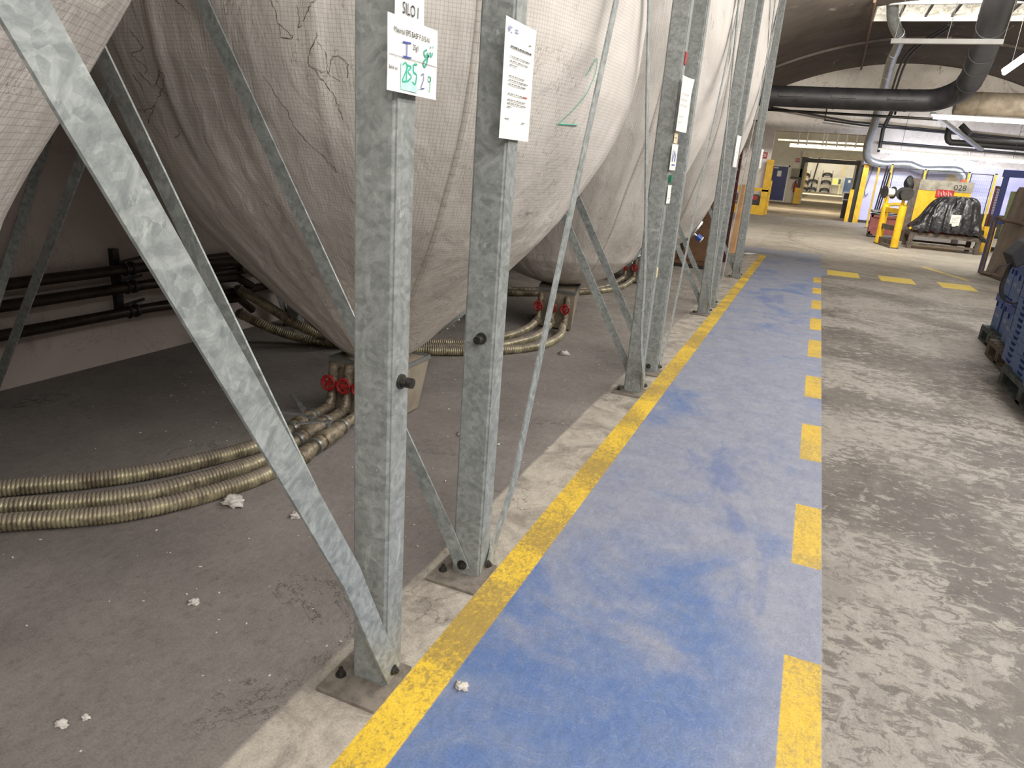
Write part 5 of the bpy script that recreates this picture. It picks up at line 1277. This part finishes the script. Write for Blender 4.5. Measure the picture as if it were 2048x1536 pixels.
def crate_proto(w=.4, d=.3, h=.33):
    rt = empty('tall_crate', (0, 0, 0))
    bm = bmesh.new()
    t_ = .012; k = .015
    for lo, hi in (((k, k, 0), (w - k, d - k, .012)), ((k, k, .012), (k + t_, d - k, h)), ((w - k - t_, k, .012), (w - k, d - k, h)), ((k + t_, k, .012), (w - k - t_, k + t_, h)), ((k + t_, d - k - t_, .012), (w - k - t_, d - k, h))): box(bm, lo, hi)
    finish('body', bm, CRT, rt, bevel=.001)
    bm = bmesh.new()
    for lo, hi in (((0, 0, h - .07), (k, d, h)), ((w - k, 0, h - .07), (w, d, h)), ((k, 0, h - .07), (w - k, k, h)), ((k, d - k, h - .07), (w - k, d, h))): box(bm, lo, hi)
    for yy in (.06, d - .07): box(bm, (.003, yy, h - .12), (k, yy + .01, h - .07))
    finish('rim', bm, CRTD, rt)
    finish('lettering', place(text_bm('VOLVO', .045), (.0145, d * .78, h * .35), (0, -1, 0), (0, 0, 1)), WHT, rt)
    finish('lettering', place(text_bm('VOLVO', .055), (w * .18, .0145, h * .40), (1, 0, 0), (0, 0, 1)), WHT, rt)
    return rt
def copy_tree(o, parent=None):
    c = o.copy(); COL.objects.link(c); c.parent = parent
    for ch in list(o.children): copy_tree(ch, c)
    return c
cp = crate_proto(); first = True
spots = []
for (x, y, n, nm) in ((1.80, 7.86, 2, 'the farthest pallet, left rear'), (1.79, 7.52, 2, 'the farthest pallet, left front'), (1.72, 7.08, 3, 'the middle pallet, left rear'), (1.70, 6.72, 3, 'the middle pallet, left front'), (2.14, 6.9, 3, 'the middle pallet, right side')):
    for k in range(n): spots.append((x, y, .144 + k * .335, k, nm, n))
for (x, y, z, k, nm, n) in spots:
    o = cp if first else copy_tree(cp); first = False
    o.location = (x + random.uniform(-.012, .012), y, z + .0005 * k); o.rotation_euler.z = R(random.uniform(-1.5, 1.5))
    tag(o, 'blue lettered plastic crate on %s, %s in its stack' % (nm, ['bottom', 'second from bottom', 'third from bottom'][k]), 'crate', 'tall blue crates with white lettering')
def tray_proto(w=.6, d=.40, h=.044):
    rt = empty('folded_crate', (0, 0, 0)); bm = bmesh.new(); k = .06
    # aisle side and front side walls with trapezoid hand holes
    def wall(L, put):
        a0, a1 = L * .30, L * .70; b0, b1 = L * .38, L * .62; zl, zh = h * .22, h * .78
        outer = [(0, 0), (L, 0), (L, h), (0, h)]; hole = [(b0, zl), (b1, zl), (a1, zh), (a0, zh)]
        O_ = [put(*p, 0) for p in outer]; H_ = [put(*p, 0) for p in hole]; I_ = [put(*p, 1) for p in hole]
        for q in range(4): bm.faces.new((O_[q], O_[(q + 1) % 4], H_[(q + 1) % 4], H_[q])); bm.faces.new((H_[q], H_[(q + 1) % 4], I_[(q + 1) % 4], I_[q]))
        bm.faces.new(I_)
    wall(d, lambda u, z, s: bm.verts.new((.03 * s, d - u, z))); wall(w, lambda u, z, s: bm.verts.new((u, .03 * s, z)))
    wall(d, lambda u, z, s: bm.verts.new((w - .03 * s, u, z))); wall(w, lambda u, z, s: bm.verts.new((w - u, d - .03 * s, z)))
    for z in (0, h):
        q = [bm.verts.new(p) for p in ((0, 0, z), (w, 0, z), (w, d, z), (0, d, z))]; bm.faces.new(q if z else list(reversed(q)))
    bmesh.ops.remove_doubles(bm, verts=bm.verts[:], dist=.0001)
    finish('shell', bm, CRT, rt)
    bm = bmesh.new()
    for (u0, u1) in ((.31, .69),): box(bm, (.024, d * u0, h * .2), (.028, d * u1, h * .8)); box(bm, (w * u0, .024, h * .2), (w * u1, .028, h * .8))
    finish('hand_hole', bm, INKB, rt)
    return rt
tp = tray_proto(); first = True
nums = ['bottom', 'second', 'third', 'fourth', 'fifth', 'sixth', 'seventh', 'eighth', 'ninth', 'tenth', 'eleventh', 'twelfth', 'thirteenth', 'fourteenth', 'fifteenth', 'sixteenth']
for (x, y, n, nm) in ((1.585, 6.14, 14, 'rear'), (1.565, 5.71, 14, 'middle'), (1.535, 5.27, 8, 'front')):
    for k in range(n):
        o = tp if first else copy_tree(tp); first = False
        o.location = (x + random.uniform(-.004, .004), y, .1455 + k * .0455)
        tag(o, 'flat blue folded crate, %s from the bottom of the %s stack at right' % (nums[k], nm) if k else 'flat blue folded crate at the bottom of the %s stack at right' % nm, 'crate', 'flat folded blue crates')
rt = empty('black_bag', (1.80, 7.0, 0), label='black strapped bag with grey piping slung over the blue crates', cat='bag')
bm = bmesh.new(); prism(bm, [(-.30, .93), (-.24, .83), (-.14, .90), (.02, 1.02), (.35, 1.16), (.6, 1.18), (.6, 1.26), (.2, 1.24), (-.08, 1.16), (-.22, 1.04)], 'y', -.22, .06); finish('flap', bm, BLKC, rt, bevel=.012)
bm = bmesh.new(); tube(bm, catmull([(-.17, -.226, .88), (-.15, -.226, .98), (-.02, -.226, 1.12), (.2, -.226, 1.18), (.5, -.226, 1.2)], .04), .006, 8); finish('piping', bm, GREYD, rt)
bm = bmesh.new(); P = catmull([(-.24, -.1, .93), (-.27, -.1, .8), (-.28, -.1, .65), (-.24, -.1, .56), (-.15, -.12, .54), (-.09, -.14, .62), (-.05, -.16, .72)], .03)
prev = None
for p in P:
    row = [bm.verts.new(p + Vector((0, s_, 0))) for s_ in (-.035, .035)] + [bm.verts.new(p + Vector((.02, s_, .01))) for s_ in (.035, -.035)]
    if prev:
        for m in range(4): bm.faces.new((prev[m], prev[(m + 1) % 4], row[(m + 1) % 4], row[m]))
    prev = row
finish('strap', bm, BLKC, rt, smooth=50)
bm = bmesh.new(); tube(bm, catmull([(-.28, -.2, .86), (-.34, -.2, .84), (-.37, -.2, .78)], .02), .005, 6); finish('cord', bm, BLK, rt)
rt = empty('packing_strap', (1.695, 6.95, 0), label='thin black strap tying the tall blue crates to the middle pallet', cat='strap')
finish('band', brace_bm([(-.005, 0, .14), (-.02, -.02, .6), (-.01, 0, 1.15)], .014, .003, (1, 0, 0)), BLK, rt)
